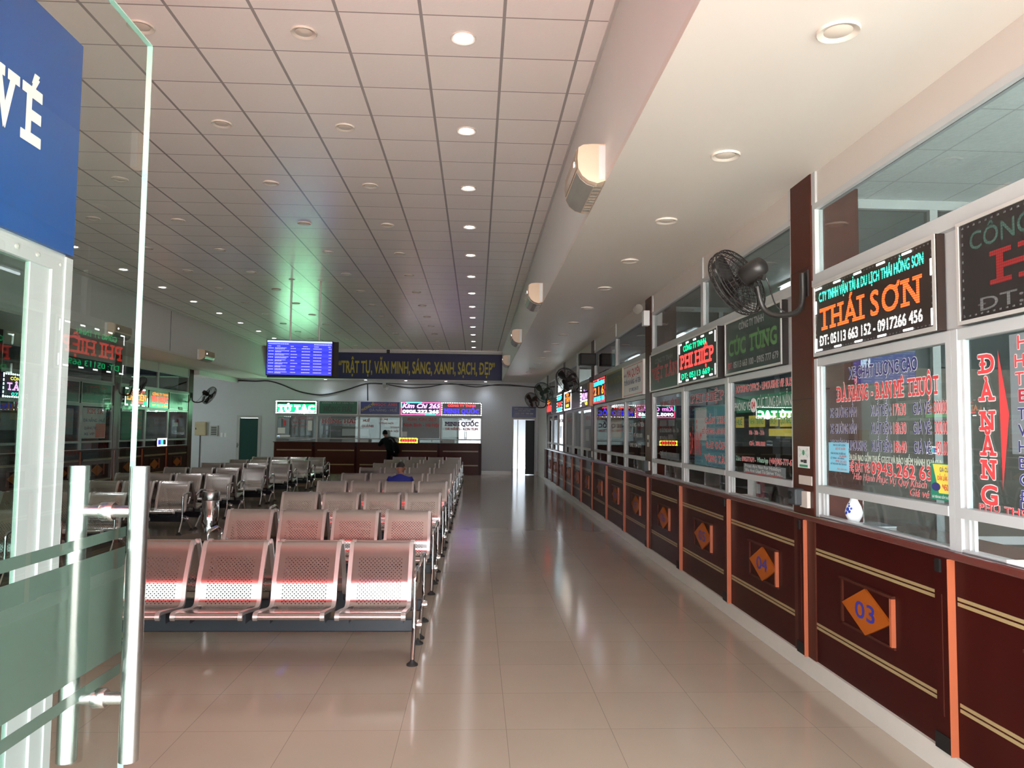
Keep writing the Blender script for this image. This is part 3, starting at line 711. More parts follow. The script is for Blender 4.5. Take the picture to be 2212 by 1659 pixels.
word(t, 'name_lettering', 'dull_grey', PR, [('AN', -23.5, -22.8, 2.42, 0.12)], D)
t = rs(23.95, 25.40, 'lit LED sign with red name under an orange line at the far end', frame=None)
word(t, 'line_lettering', 'led_amber', PR, [('CÔNG TY', -25.3, -24.2, 2.60, 0.09)], D, 0.05)
word(t, 'name_lettering', 'led_red', PR, [('ĐỒNG', -25.35, -24.0, 2.34, 0.17)], D, 0.06)

# back row
PBB = PB(YB-0.10)
def bs(x0, x1, *a, **k): return sign(PBB, x0, x1, *a, v0=2.25, v1=2.765, group=G2, **k)
t = bs(-7.66, -6.09, 'brightly lit green sign with big white letters and white rope border', box='sign_green', frame=None)
MB().slab(PBB, -7.58, -6.17, 2.32, 2.62, 0.030, 0.0305).build('glow_field', 'glow_green', t)
border(t, 'glow_white', PBB, -7.64, -6.11, 2.27, 2.745, 0.034, 0.05, 0.02, 0.035)
word(t, 'name_lettering', 'glow_tutac', PBB, [('TÚ TẠC', -7.54, -6.20, 2.345, 0.225)], 0.034, 0.05, serif=True)
t = bs(-6.02, -4.55, 'unlit dark green sign between the white lettered sign and the navy sign', box='sign_green')
word(t, 'lettering', 'dull_grey', PBB, [('CÔNG TY CP VẬN TẢI', -5.9, -4.7, 2.66, 0.05)], D)
word(t, 'name_lettering', 'sign_black', PBB, [('HỒNG HẢI', -5.85, -4.75, 2.36, 0.18)], D, 0.01, serif=True)
t = bs(-4.46, -2.93, 'navy sign with dull red name and yellow slanting words', box='sign_navy')
word(t, 'name_lettering', 'dull_red', PBB, [('NGỌC ÁNH', -3.93, -3.05, 2.60, 0.095)], D, 0.025, serif=True)
word(t, 'corner_lettering', 'banner_gold', lambda a, v, d: PBB(-4.42+(a+4.42)*0.84-(v-2.42)*0.5, v+(a+4.42)*0.48, d), [('PHÒNG VÉ', -4.40, -3.85, 2.36, 0.085)], D, 0.02)
word(t, 'lower_lettering', 'dull_grey', PBB, [('ĐÀ NẴNG - HUẾ', -4.1, -3.05, 2.38, 0.10)], D, 0.0)
MB().slab(PBB, -4.1, -3.05, 2.545, 2.553, D-0.001, D).build('rule_line', 'dull_grey', t)
t = bs(-2.91, -1.38, 'lit sign with pink script, white phone number and pink and green border', box='sign_navy', frame=None)
m = MB(); m.frame(PBB, -2.90, -1.39, 2.26, 2.755, 0.035, 0.03, 0.036); m.build('border_lights', 'glow_rose', t)
m = MB(); m.slab(PBB, -2.70, -2.10, 2.722, 2.757, 0.03, 0.038).slab(PBB, -1.98, -1.56, 2.258, 2.293, 0.03, 0.038).slab(PBB, -2.902, -2.865, 2.55, 2.74, 0.03, 0.038); m.build('green_lights', 'glow_teal', t)
word(t, 'name_lettering', 'glow_pink', PBB, [('Kim Chi 265', -2.84, -1.45, 2.53, 0.16)], 0.034, 0.03, slant=0.35)
word(t, 'number_lettering', 'glow_white', PBB, [('0905.222.265', -2.83, -1.46, 2.335, 0.115)], 0.034, 0.03)
t = bs(-1.36, 0.20, 'black LED sign with orange line over glowing blue letters and rope border', box='sign_black', frame=None)
border(t, 'glow_white', PBB, -1.35, 0.19, 2.265, 2.75, 0.034, 0.032, 0.034, 0.024)
word(t, 'top_lettering', 'glow_red', PBB, [('CÔNG TY TNHH', -1.11, -0.05, 2.60, 0.08)], 0.034, 0.03)
word(t, 'name_lettering', 'glow_blue', PBB, [('MINH QUỐC', -1.26, 0.10, 2.345, 0.165)], 0.034, 0.03, serif=True)
t = sign(PB(YB-0.36), -2.93, -2.21, 'small glowing sign with yellow border standing on the back counter', box='sign_black', v0=1.188, v1=1.39, frame=None, name='counter_sign')
border(t, 'glow_yellow', PB(YB-0.36), -2.92, -2.22, 1.192, 1.385, 0.034, 0.09, 0.02, 0.045)
mm = MB()
for i in range(6): mm.prism([(-2.80+0.092*i+0.036*math.cos(q*PI/4), 1.288+0.040*math.sin(q*PI/4)) for q in range(8)], PB(YB-0.36), 0.030, 0.036)
mm.build('letter_lights', 'glow_red', t)

# far side row
def ls(y0, y1, *a, **k): return sign(PLW, y0, y1, *a, group=G3, **k)
t = ls(15.30, 16.85, 'lit sign with pink name, yellow top line and dotted white border', box='sign_navy', frame=None)
border(t, 'glow_white', PLW, 15.32, 16.83, 2.25, 2.73, D, 0.04, 0.03, 0.03)
word(t, 'top_lettering', 'glow_yellow', PLW, [('CÔNG TY TNHH', 15.55, 16.6, 2.60, 0.06)], D, 0.03)
word(t, 'name_lettering', 'glow_pink', PLW, [('TÂN', 15.45, 16.1, 2.40, 0.14), ('ANH', 16.2, 16.75, 2.40, 0.14)], D, 0.03, serif=True)
word(t, 'number_lettering', 'glow_teal', PLW, [('07.09.2013', 15.6, 16.6, 2.29, 0.06)], D, 0.02)
t = ls(16.9, 18.2, 'unlit dark sign with a faint red mark behind the glass door', box='sign_black')
word(t, 'name_lettering', 'dull_red', PLW, [('CN', 17.3, 17.7, 2.60, 0.08)], D)
t = ls(18.3, 19.75, 'unlit dark green sign with faint red letters beside the pillar', box='sign_green')
word(t, 'name_lettering', 'dull_red', PLW, [('KIM SA', 18.7, 19.5, 2.62, 0.06)], D)
t = ls(20.5, 21.92, 'lit sign with orange letters over a green base and white dashes', box='sign_green', frame=None)
border(t, 'glow_white', PLW, 20.52, 21.9, 2.26, 2.73, D, 0.16, 0.0, 0.03, skip=2)
word(t, 'top_lettering', 'glow_red', PLW, [('CÔNG TY', 20.8, 21.7, 2.63, 0.06)], D, 0.03)
word(t, 'name_lettering', 'glow_amber', PLW, [('LÀI TIÊN', 20.62, 21.8, 2.42, 0.15)], D, 0.03, serif=True)
MB().slab(PLW, 20.9, 21.6, 2.33, 2.39, D-0.002, D).build('red_lights', 'glow_red', t)
MB().slab(PLW, 21.62, 21.88, 2.28, 2.40, D-0.002, D).build('green_lights', 'glow_green', t)
t = ls(22.0, 23.35, 'lit sign with red name between two amber lines', box='sign_black', frame=None)
word(t, 'top_lettering', 'led_amber', PLW, [('CÔNG TY TNHH', 22.2, 23.3, 2.61, 0.07)], D, 0.03)
word(t, 'name_lettering', 'led_red', PLW, [('YÊN NGỌC', 22.12, 23.3, 2.42, 0.15)], D, 0.05)
MB().slab(PLW, 22.1, 23.3, 2.25, 2.38, D-0.003, D-0.001).build('green_lights', 'glow_green', t)
word(t, 'number_lettering', 'led_amber', PLW, [('ĐT 05113 669', 22.2, 23.3, 2.29, 0.05)], D, 0.03)
t = ls(23.42, 24.88, 'unlit green sign next to the end pillar of the far row', box='sign_green')
word(t, 'name_lettering', 'vinyl_green', PLW, [('VĂN', 23.7, 24.4, 2.38, 0.2)], D, 0.0)
MB().slab(PLW, 24.15, 24.42, 2.238, 2.32, D, D+0.02).build('paper_tab', 'grey_box', t)
t = sign(PLW, 22.62, 23.28, 'small glowing box sign with white rim on the far side ledge', box='sign_black', v0=1.132, v1=1.36, frame=None, name='counter_sign', d=0.05)
MB().frame(PLW, 22.62, 23.28, 1.135, 1.36, 0.035, 0.05, 0.056).build('rim_lights', 'glow_white', t)
MB().slab(PLW, 22.70, 22.86, 1.18, 1.31, 0.05, 0.053).build('blue_lights', 'glow_blue', t)
MB().slab(PLW, 22.86, 23.02, 1.18, 1.31, 0.05, 0.053).build('cyan_lights', 'glow_cyan', t)

# ------------------------------------------------------------------ lettering on the window panes
LV = -0.0285
def vin(n, name, m, items, bold=0.01, outline='vinyl_white', serif=False, slant=0.0, d=LV, store=RW, P=PR, ob=0.025):
    return word(store[n][0], name, m, P, items, d, bold, serif, slant, outline, ob)
def field(n, name, m, rects, d=LV-0.0025, store=RW, P=PR):
    mb = MB()
    for a0, a1, v0, v1 in rects: mb.rect(P, a0, a1, v0, v1, d)
    return mb.build(name, m, store[n][0], fixn=False)
# bay 03 (window index 3)
vin(3, 'heading', 'vinyl_navy', [('XE CHẤT LƯỢNG CAO', -4.83, -4.06, 2.06, 0.07)], 0.024)
vin(3, 'route', 'vinyl_red', [('ĐÀ NẴNG - BAN MÊ THUỘT', -5.00, -3.87, 1.92, 0.092)], 0.02, serif=True)
its = []; red = []
for i, (nm, tm, pr) in enumerate([('XE GIƯỜNG NẰM', '17h30', '300.000 đ'), ('XE GIƯỜNG NẰM', '18h30', '300.000 đ'), ('XE PHÒNG LIMOUSINE', '18h40', '450.000 đ')]):
    v = 1.815-i*0.107
    its += [(nm, -5.10, -4.74 if i < 2 else -4.62, v, 0.058), ('XUẤT BẾN:', -4.56, -4.33, v, 0.062), ('GIÁ VÉ:', -4.11, -3.94, v, 0.062)]
    red += [(tm, -4.31, -4.18, v, 0.062), (pr, -3.91, -3.72-0.03, v, 0.066)]
vin(3, 'timetable', 'vinyl_navy', its, 0.006)
vin(3, 'prices', 'vinyl_red', red, 0.006)
vin(3, 'remark', 'vinyl_pale', [('(GIÁ TRÊN ĐÃ BAO GỒM THUẾ GTGT VÀ BẢO HIỂM HÀNH KHÁCH)', -4.97, -3.86, 1.535, 0.036)], 0.0, outline='vinyl_white', ob=0.012)
vin(3, 'phone', 'vinyl_red', [('LIÊN HỆ ĐẶT VÉ:', -4.96, -4.59, 1.468, 0.05), ('0943.262 633', -4.57, -3.88, 1.462, 0.07)], 0.022)
vin(3, 'greeting', 'vinyl_red', [('Hân Hạnh Phục Vụ Quý Khách', -4.79, -4.0, 1.415, 0.04), ('Giá vé', -4.16, -3.98, 1.335+0.03, 0.04)], 0.0, slant=0.3, ob=0.012)
# bay 02 (window 2)
vin(2, 'vertical_name', 'vinyl_red', [(c, -3.55, -3.44, v, 0.085) for c, v in zip('ĐÀNẴNG', [2.00, 1.87, 1.73, 1.61, 1.50, 1.38])], 0.03, serif=True)
MB().add([PR(-3.41, 2.10, LV), PR(-3.345, 1.80, LV), PR(-3.40, 1.45, LV)], [(0, 1, 2)]).build('arrow', 'vinyl_red', RW[2][0], fixn=False)
vin(2, 'north_towns', 'vinyl_red', [('HÀ NỘI', -3.28, -2.93, 2.09, 0.06), ('HẢI PHÒNG', -3.30, -2.74, 2.01, 0.055), ('THÁI NGUYÊN', -3.30, -2.68, 1.93, 0.055)], 0.015)
vin(2, 'express', 'vinyl_darkred', [('EASUP - BMT', -3.28, -2.6, 1.855, 0.052)], 0.03)
vin(2, 'towns', 'vinyl_navy', [(s, -3.29, -3.29+w, 1.775-i*0.073, 0.05) for i, (s, w) in enumerate([('THANH HÓA', .5), ('VINH', .2), ('HÀ TĨNH', .36), ('BA ĐỒN', .34), ('GIA LAI', .32), ('ĐỒNG HỚI', .46)])], 0.012)
vin(2, 'last_town', 'vinyl_navy', [('LAO BẢO', -3.29, -2.91, 1.345+0.03, 0.044)], 0.012)
vin(2, 'lower_route', 'vinyl_red', [('PHÚ THỌ - YÊN BÁI - LÀO CAI', -3.57, -2.5, 1.31+0.037, 0.03)], 0.015)
field(2, 'grey_film', 'paper_grey', [(-3.335, -2.25, 1.62, 2.16)]); field(2, 'teal_film', 'paper_teal', [(-3.1, -2.25, 1.36, 1.60)])
# bay 04
vin(4, 'heading', 'vinyl_red', [('BOOKING OFFICE - LIMOUSINE VIP BUSES', -6.98, -5.66, 2.075, 0.058)], 0.015)
field(4, 'green_band', 'vinyl_green', [(-6.98, -5.66, 1.885, 2.03)])
vin(4, 'office_name', 'vinyl_white', [('PHÒNG VÉ', -7.02, -6.62, 1.905, 0.075), ('CÚC TÙNG ĐÀ NẴNG', -6.45, -5.68, 1.92, 0.085)], 0.0, outline=None)
MB().prism([(math.cos(i*PI/10)*0.075-6.535, math.sin(i*PI/10)*0.062+1.945) for i in range(20)], PR, LV, LV+0.002).build('number_disc', 'vinyl_white', RW[4][0])
vin(4, 'disc_number', 'vinyl_red', [('04', -6.58, -6.49, 1.918, 0.055)], 0.03, outline=None, d=LV+0.003)
field(4, 'yellow_fields', 'paper_yellow', [(-7.0, -6.78, 1.75, 1.85), (-6.66, -6.28, 1.755, 1.855), (-6.18, -6.0, 1.76, 1.855), (-5.97, -5.68, 1.755, 1.86), (-6.2, -5.68, 1.68, 1.74)])
vin(4, 'field_lettering', 'vinyl_green', [('HUẾ', -6.97, -6.82, 1.775, 0.05), ('NHA TRANG', -6.63, -6.31, 1.78, 0.05), ('ĐÀ LẠT', -6.16, -6.02, 1.78, 0.05), ('QUY NHƠN', -5.95, -5.70, 1.78, 0.05)], 0.01, outline=None)
vin(4, 'hours', 'vinyl_red', [('18h - 20h - 21h', -6.65, -6.30, 1.69, 0.035), ('GIÁ: 380.000', -6.65, -6.28, 1.595, 0.035)], 0.01)
field(4, 'photo_prints', 'device_grey', [(-6.12, -5.96, 1.535, 1.66), (-5.92, -5.76, 1.535, 1.665)])
vin(4, 'contact_green', 'vinyl_green', [('Zalo:', -7.0, -6.86, 1.45, 0.04), ('WhatsApp', -6.47, -6.22, 1.455, 0.04)], 0.005)
vin(4, 'contact_red', 'vinyl_red', [('0905777679 -', -6.84, -6.5, 1.45, 0.04), ('(+84)905-777-679', -6.19, -5.68, 1.455, 0.045)], 0.01)
field(4, 'grey_label', 'paper_grey', [(-6.8, -5.86, 1.27+0.08, 1.432)])
vin(4, 'holiday_note', 'vinyl_white', [('Prices Are Not For Holidays', -6.76, -5.95, 1.40, 0.028), ('We Are Glad To Serve You...', -6.76, -5.92, 1.362, 0.028)], 0.0, outline=None)
field(4, 'underline', 'vinyl_red', [(-6.76, -5.92, 1.350, 1.356)], d=LV)
# bay 05
field(5, 'teal_poster', 'paper_teal', [(-8.35, -7.22, 1.355, 1.98)])
field(5, 'pale_poster', 'paper_white', [(-8.30, -7.9, 1.62, 1.97)], d=LV-0.002)
vin(5, 'name', 'vinyl_darkred', [('PHI HIỆP', -8.50, -7.35, 2.03, 0.09)], 0.005, serif=True)
vin(5, 'office_line', 'vinyl_green', [('Limousine - 24 PHÒNG VIP · 34 PHÒNG', -8.42, -7.42, 1.945, 0.028)], 0.0, outline=None)
vin(5, 'towns', 'vinyl_red', [('CẦN THƠ', -7.95, -7.25, 1.80, 0.06), ('HỒ CHÍ MINH - AN SƯƠNG', -8.05, -7.22, 1.69, 0.05), ('SÀI GÒN', -7.92, -7.27, 1.545, 0.06), ('VŨNG TÀU', -7.98, -7.22, 1.405, 0.06)], 0.02, serif=True)
vin(5, 'fine_print', 'vinyl_navy', [('20h - 21h · GIÁ 400.000', -7.9, -7.3, 1.765, 0.016), ('18h - 19h · GIÁ 420.000', -7.9, -7.3, 1.65, 0.016), ('17h · 19h GIÁ 420.000', -7.9, -7.3, 1.51, 0.016), ('GIÁ 450.000', -7.9, -7.4, 1.37, 0.016), ('HOTLINE 0905 113 669', -8.5, -8.1, 1.42, 0.018), ('ĐẶT VÉ 24/24', -8.5, -8.12, 1.38, 0.018)], 0.0, outline=None)
vin(5, 'vertical_name', 'vinyl_red', [('ĐÀ NẴNG', -8.53, -8.08, 1.46, 0.24)], 0.01, outline=None)
# bays 06 to 15: smaller and further away
vin(6, 'heading', 'dull_red', [('ĐÀ NẴNG - VIỆT TÂN', -9.9, -9.0, 2.04, 0.06)], 0.01, outline=None)
vin(6, 'lines', 'dull_grey', [('XE GIƯỜNG NẰM - 18h - 20h', -9.95, -9.0, 1.70, 0.05), ('XE PHÒNG VIP - 21h', -9.95, -9.2, 1.60, 0.05), ('GIÁ VÉ: 350.000', -9.95, -9.1, 1.40, 0.05)], 0.0, outline=None)
field(6, 'label_fields', 'paper_grey', [(-9.95, -9.6, 1.78, 1.86), (-9.5, -9.2, 1.78, 1.86), (-9.9, -9.0, 1.365, 1.45)])
vin(7, 'heading', 'vinyl_red', [('MAI QUYÊN', -11.9, -10.9, 2.0, 0.08)], 0.02, serif=True)
vin(7, 'lines', 'vinyl_white', [('ĐÀ NẴNG - HÀ TIÊN', -11.95, -10.9, 1.78, 0.06), ('GIÁ VÉ 450.000', -11.9, -11.0, 1.62, 0.06), ('0982 034 071', -11.9, -11.1, 1.47, 0.06)], 0.0, outline=None)
field(8, 'poster', 'paper_orange', [(-13.6, -12.6, 1.6, 2.1)])
vin(8, 'heading', 'vinyl_darkred', [('HUẾ - QUẢNG TRỊ', -13.5, -12.6, 1.95, 0.08)], 0.02)
vin(9, 'heading', 'vinyl_red', [('ĐÀ NẴNG - PLEIKU', -15.2, -14.1, 1.95, 0.08)], 0.02)
field(10, 'poster', 'paper_white', [(-16.9, -16.0, 1.82, 2.12), (-16.8, -16.3, 1.5, 1.75)])
vin(10, 'heading', 'vinyl_red', [('VÉ XE', -16.7, -16.1, 1.95, 0.08)], 0.02)
vin(12, 'heading', 'vinyl_red', [('ĐÀ LẠT', -20.0, -19.2, 1.95, 0.1)], 0.02)
vin(13, 'heading', 'vinyl_red', [('NHA TRANG', -22.1, -21.1, 1.95, 0.1)], 0.02)
field(13, 'poster', 'paper_white', [(-22.0, -21.2, 1.5, 1.85)])
# far side windows
K = dict(store=LW, P=PLW)
vin(4, 'heading', 'dull_red', [('TÂN ANH', 15.4, 16.5, 2.0, 0.12)], 0.02, serif=True, outline='dull_grey', **K)
field(4, 'poster', 'paper_grey', [(15.4, 16.7, 1.6, 1.95)], **K)
field(6, 'poster', 'paper_white', [(18.5, 19.65, 1.4, 2.14)], **K)
vin(6, 'heading', 'vinyl_red', [('KIM SA', 18.7, 19.5, 2.0, 0.12)], 0.01, serif=True, outline=None, **K)
vin(6, 'lines', 'vinyl_navy', [('ĐÀ NẴNG - HUẾ', 18.55, 19.6, 1.80, 0.07), ('QUẢNG TRỊ', 18.6, 19.2, 1.62, 0.06), ('XE VIP', 18.6, 19.1, 1.48, 0.06)], 0.01, outline=None, **K)
field(6, 'red_field', 'dull_red', [(19.15, 19.62, 1.42, 1.76)], d=LV-0.001, **K)
field(5, 'poster', 'paper_grey', [(17.0, 18.1, 1.5, 2.1)], **K)
field(7, 'poster', 'vinyl_green', [(20.5, 21.75, 1.36, 2.15)], **K)
vin(7, 'lines', 'dull_red', [(s, 21.0, 21.7, v, 0.07) for s, v in (('HUẾ', 2.0), ('VINH', 1.88), ('HÀ NỘI', 1.76), ('HẢI PHÒNG', 1.64))], 0.01, outline=None, **K)
field(9, 'note', 'paper_white', [(23.95, 24.3, 1.72, 1.84)], **K)

# ------------------------------------------------------------------ back booths
BX = [-7.66, -6.10, -4.50, -2.92, -1.365, 0.22]
PK = PB(YB)
bm_ = MB().slab(PK, -7.66, 0.22, 2.22, 2.78, -0.05, 0.05)
for x in (BX[0]+0.02, BX[-1]-0.02): bm_.slab(PK, x-0.03, x+0.03, 1.19, 2.22, -0.05, 0.05)
struct('trim_back', bm_, 'aluminium_white')
for i in range(5):
    a0, a1 = BX[i], BX[i+1]
    r = root('window_back_%d' % (i+1), ((a0+a1)/2, YB, 1.2))
    f = MB().slab(PK, a0, a0+0.035, 1.19, 2.22, -0.04, 0.045); f.slab(PK, a1-0.035, a1, 1.19, 2.22, -0.04, 0.045)
    f.slab(PK, a0+0.035, a1-0.035, 1.31, 1.35, -0.03, 0.042); f.slab(PK, a0+0.035, a1-0.035, 2.18, 2.22, -0.03, 0.042)
    f.build('window_frame', 'aluminium_white', r)
    MB().slab(PK, a0+0.035, a1-0.035, 1.35, 2.18, 0.0, 0.006).build('pane', 'booth_glass', r)
    MB().slab(PK, a0+0.5, a1-0.035, 1.20, 1.31, 0.0, 0.006).build('sliding_pane', 'booth_glass', r)
    RW[20+i] = (r, a0, a1)
KB = dict(P=PK, d=0.008)
vin(20, 'names', 'vinyl_darkred', [('ĐÀ NẴNG', -7.55, -7.36, 2.06, 0.06), ('THANH HÓA', -7.0, -6.25, 2.06, 0.08), ('VINH', -7.05, -6.5, 1.90, 0.08), ('HÀ TĨNH', -7.05, -6.45, 1.75, 0.07)], 0.01, **KB)
field(20, 'red_arrow', 'vinyl_red', [(-7.36, -7.27, 1.80, 2.0)], P=PK, d=0.008)
field(20, 'papers', 'paper_white', [(-7.58, -7.3, 1.5, 1.72), (-7.5, -7.1, 1.37, 1.44), (-6.45, -6.28, 1.62, 2.0)], P=PK, d=0.0075)
vin(21, 'names', 'vinyl_darkred', [('HỒNG HẢI', -5.92, -4.62, 1.92, 0.15)], 0.02, serif=True, **KB)
vin(21, 'lines', 'vinyl_navy', [('ĐÀ NẴNG - HUẾ - ĐÔNG HÀ - BÙ CÔ', -5.9, -4.65, 1.82, 0.06), ('HOTLINE 0905 113 663', -5.9, -5.2, 1.6, 0.05)], 0.01, **KB)
vin(22, 'names', 'vinyl_darkred', [('HUẾ', -4.35, -4.1, 1.98, 0.09), ('QUẢNG', -4.4, -3.95, 1.78, 0.08), ('VÉ XE', -3.75, -3.4, 2.05, 0.07), ('ĐỒNG HỚI', -3.75, -3.2, 1.9, 0.06), ('VINH', -3.3, -3.0, 1.75, 0.06), ('HÀ NỘI', -3.35, -3.0, 1.6, 0.06)], 0.02, **KB)
vin(23, 'names', 'vinyl_red', [('Kim Chi 265', -2.65, -1.55, 2.05, 0.11)], 0.02, slant=0.25, outline=None, **KB)
vin(23, 'route', 'vinyl_red', [('Ninh Bình - Hà Nội', -2.80, -1.45, 1.82, 0.12)], 0.03, outline=None, **KB)
vin(23, 'lines', 'dull_grey', [('XE GIƯỜNG NẰM CHẤT LƯỢNG CAO', -2.6, -1.7, 1.98, 0.03), ('LIÊN HỆ ĐẶT VÉ 0905 222 265', -2.7, -1.7, 1.72, 0.03)], 0.0, outline=None, **KB)
field(23, 'film', 'paper_grey', [(-2.85, -1.42, 1.37, 2.15)], P=PK, d=0.0066)
field(23, 'papers', 'paper_white', [(-2.85, -2.66, 1.42, 1.62)], P=PK, d=0.0075)
vin(24, 'names', 'vinyl_navy', [('CÔNG TY TNHH', -0.75, -0.2, 2.08, 0.07), ('MINH QUỐC', -1.22, 0.07, 1.86, 0.15)], 0.02, serif=True, **KB)
vin(24, 'route', 'vinyl_red', [('ĐÀ NẴNG - KON TUM', -1.2, 0.05, 1.70, 0.08)], 0.02, **KB)
PKC = PB(YB-0.30)
for i in range(5):
    a0, a1 = BX[i]+(0.04 if i == 0 else 0), BX[i+1]-(0.02 if i == 4 else 0)
    lab = 'brown panelled counter under the back windows, %s from the green door' % ORD[i]
    r = thing('ticket_counter', lab, 'counter', PKC((a0+a1)/2, 0, 0), 'counters of the back row')
    MB().slab(PKC, a0, a1, 0.0, 1.165, -0.05, 0).build('front_panel', 'column_wood', r)
    g = MB()
    for v in (0.865, 0.33): g.slab(PKC, a0+0.1, a1-0.12, v, v+0.045, -0.002, 0.005)
    g.build('pale_stripe', 'gold_strip', r)
    MB().slab(PKC, a1-0.10, a1-0.01, 0, 1.165, -0.002, 0.02).build('pilaster', 'red_wood', r)
    m = MB().slab(PKC, a1-0.11, a1, 1.03, 1.12, 0, 0.03); m.build('corner_block', 'black_block', r)
w = thing('worktop', 'dark worktop along the five back ticket windows', 'worktop', (-3.7, YB-0.15, 1.165))
MB().slab(PKC, -7.66, 0.20, 1.165, 1.19, -0.5, 0.03).build('ledge', 'column_wood', w)
m = MB()
random.seed(3)
for i in range(26):
    x = random.uniform(-7.3, 0.3); z = random.choice([0.9, 1.3, 1.7, 2.0]); ww = random.uniform(.15, .6); h = random.uniform(.1, .45)
# furniture in the office behind the back windows
for i, x in enumerate((-5.2, -3.4, -0.9)):
    t = thing('office_shelf', 'pale %s shelf of files seen through the back windows' % ('first', 'middle', 'last')[i], 'shelf', (x, 33.2, 0), 'shelves in the back office')
    MB().box(x-0.6, x+0.6, 33.1, 33.5, 0, 2.0).build('carcass', 'grey_box', t)
    mm = MB()
    for z in (0.5, 0.95, 1.4, 1.8): mm.box(x-0.56, x+0.56, 33.05, 33.1, z, z+0.3)
    mm.build('file_row', 'paper_white', t)
for i, x in enumerate((-6.2, -3.9, -0.6)):
    t = thing('tube_lamp', 'white tube lamp on the back office ceiling, %s of three' % ORD[i], 'lamp', (x, 31.5, 3.3), 'tube lamps in the offices')
    MB().box(x-0.6, x+0.6, 31.46, 31.54, 3.27, 3.3).build('lamp_body', 'aluminium_white', t)
    MB().tube([(x-0.58, 31.5, 3.245), (x+0.58, 31.5, 3.245)], 0.016).build('tube', 'tube_back', t)
for i, (x, y) in enumerate([(3.9, 3.4), (3.6, 8.2), (3.6, 13.6), (3.62, 17.4)]):
    t = thing('tube_lamp', 'white tube lamp in the %s office behind the aisle windows' % ORD[i], 'lamp', (x, y, 3.47), 'tube lamps in the offices')
    MB().box(x-0.04, x+0.04, y-0.62, y+0.62, 3.44, 3.47).build('lamp_body', 'aluminium_white', t)
    MB().tube([(x, y-0.6, 3.415), (x, y+0.6, 3.415)], 0.016).build('tube', 'tube_light', t)

# ------------------------------------------------------------------ doors in the back wall
def doorframe(P, d, w, nm):
    r = root(nm, P((d[0]+d[1])/2, 0, 0))
    m = MB().slab(P, d[0]-w, d[0], 0, d[2]+w, -0.02, 0.025); m.slab(P, d[1], d[1]+w, 0, d[2]+w, -0.02, 0.025); m.slab(P, d[0], d[1], d[2], d[2]+w, -0.02, 0.025)
    m.build('door_frame', 'aluminium_white', r); return r
r = doorframe(PK, D2, 0.10, 'door_2')
MB().slab(PK, D2[0]+0.005, D2[1]-0.005, 0.01, D2[2]-0.005, -0.06, -0.02).build('door_leaf', 'door_green', r)
m = MB().slab(PK, D2[0]-0.07, D2[0]-0.04, 0.95, 1.12, 0.025, 0.035); m.tube([PK(D2[0]-0.055, 1.04, 0.03), PK(D2[0]-0.055, 1.04, 0.075), PK(D2[0]+0.06, 1.04, 0.075)], 0.01)
m.build('handle', 'satin_steel', r)
r = doorframe(PK, D3, 0.06, 'door_3')
# the lit passage beyond the exit door
struct('wall_passage', MB().box(2.40, 2.5, YB+0.15, 36.5, 0, 2.9).box(0.9, 1.0, YB+0.15, 33.0, 0, 2.9).box(0.9, 1.0, 34.2, 36.5, 0, 2.9).box(0.9, 1.0, 33.0, 34.2, 0, 0.9).box(0.9, 1.0, 33.0, 34.2, 2.0, 2.9).box(1.0, 2.4, 36.4, 36.5, 0, 2.9), 'back_paint')
struct('ceiling_passage', MB().box(0.9, 2.5, YB+0.15, 36.5, 2.75, 2.85), 'white_paint')
MB().box(1.78, 1.83, 33.2, 33.26, 0, 2.2).box(1.2, 1.83, 33.2, 33.26, 2.2, 2.3).box(1.45, 1.50, 33.2, 33.26, 0, 2.2).build('door_frame', 'aluminium', r)
MB().slab(PK, D3[1]-0.35, D3[1]-0.0, 0.02, D3[2]-0.02, -0.12, -0.08).build('door_leaf', 'device_grey', r)
struct('pavement_side', MB().box(-3, 0.9, 31, 35.2, -0.13, -0.01), 'pavement')

# blue sign over the exit door, boxes and switches on the back wall
t = sign(PK, 1.37, 2.30, 'small blue notice board with white lines over the exit door', box='sign_navy', v0=2.215, v1=2.635, frame='sign_blue', fw=0.015, name='door_sign', d=0.02)
mm = MB()
for v, runs in ((2.55, [(1.47, 1.62), (1.64, 1.80), (1.83, 2.02), (2.04, 2.22)]), (2.48, [(1.62, 1.76), (1.79, 1.92), (1.94, 2.08)]), (2.37, [(1.50, 1.68), (1.70, 1.86), (1.90, 2.04), (2.07, 2.20)])):
    for a, b in runs: mm.slab(PK, a, b, v-(0.018 if v > 2.4 else 0.028), v+(0.012 if v > 2.4 else 0.022), 0.02, 0.0215)
mm.build('lettering', 'dull_grey', t)
t = thing('electric_box', 'beige metal box on the back wall with a cable running down to the floor', 'box', (-10.45, YB, 1.39))
MB().slab(PK, -10.66, -10.245, 1.39, 1.895, 0.002, 0.10).build('box_body', 'beige_box', t, bevel=0.006)
MB().slab(PK, -10.63, -10.275, 1.42, 1.865, 0.10, 0.108).build('box_door', 'beige_box', t)
MB().slab(PK, -10.625, -10.60, 1.61, 1.68, 0.108, 0.12).build('latch', 'black_block', t)
MB().slab(PK, -10.49, -10.465, 0.145, 1.39, 0.014, 0.030).build('cable_duct', 'device_grey', t)
t = thing('meter_box', 'grey louvred box on the back wall beside the beige box', 'box', (-9.96, YB, 1.38))
MB().slab(PK, -10.1, -9.82, 1.375, 1.765, 0, 0.05).build('box_body', 'grey_box', t)
mm = MB()
for i in range(5): mm.slab(PK, -10.06, -9.86, 1.42+i*0.065, 1.455+i*0.065, 0.05, 0.058)
mm.build('slot_row', 'device_grey', t)
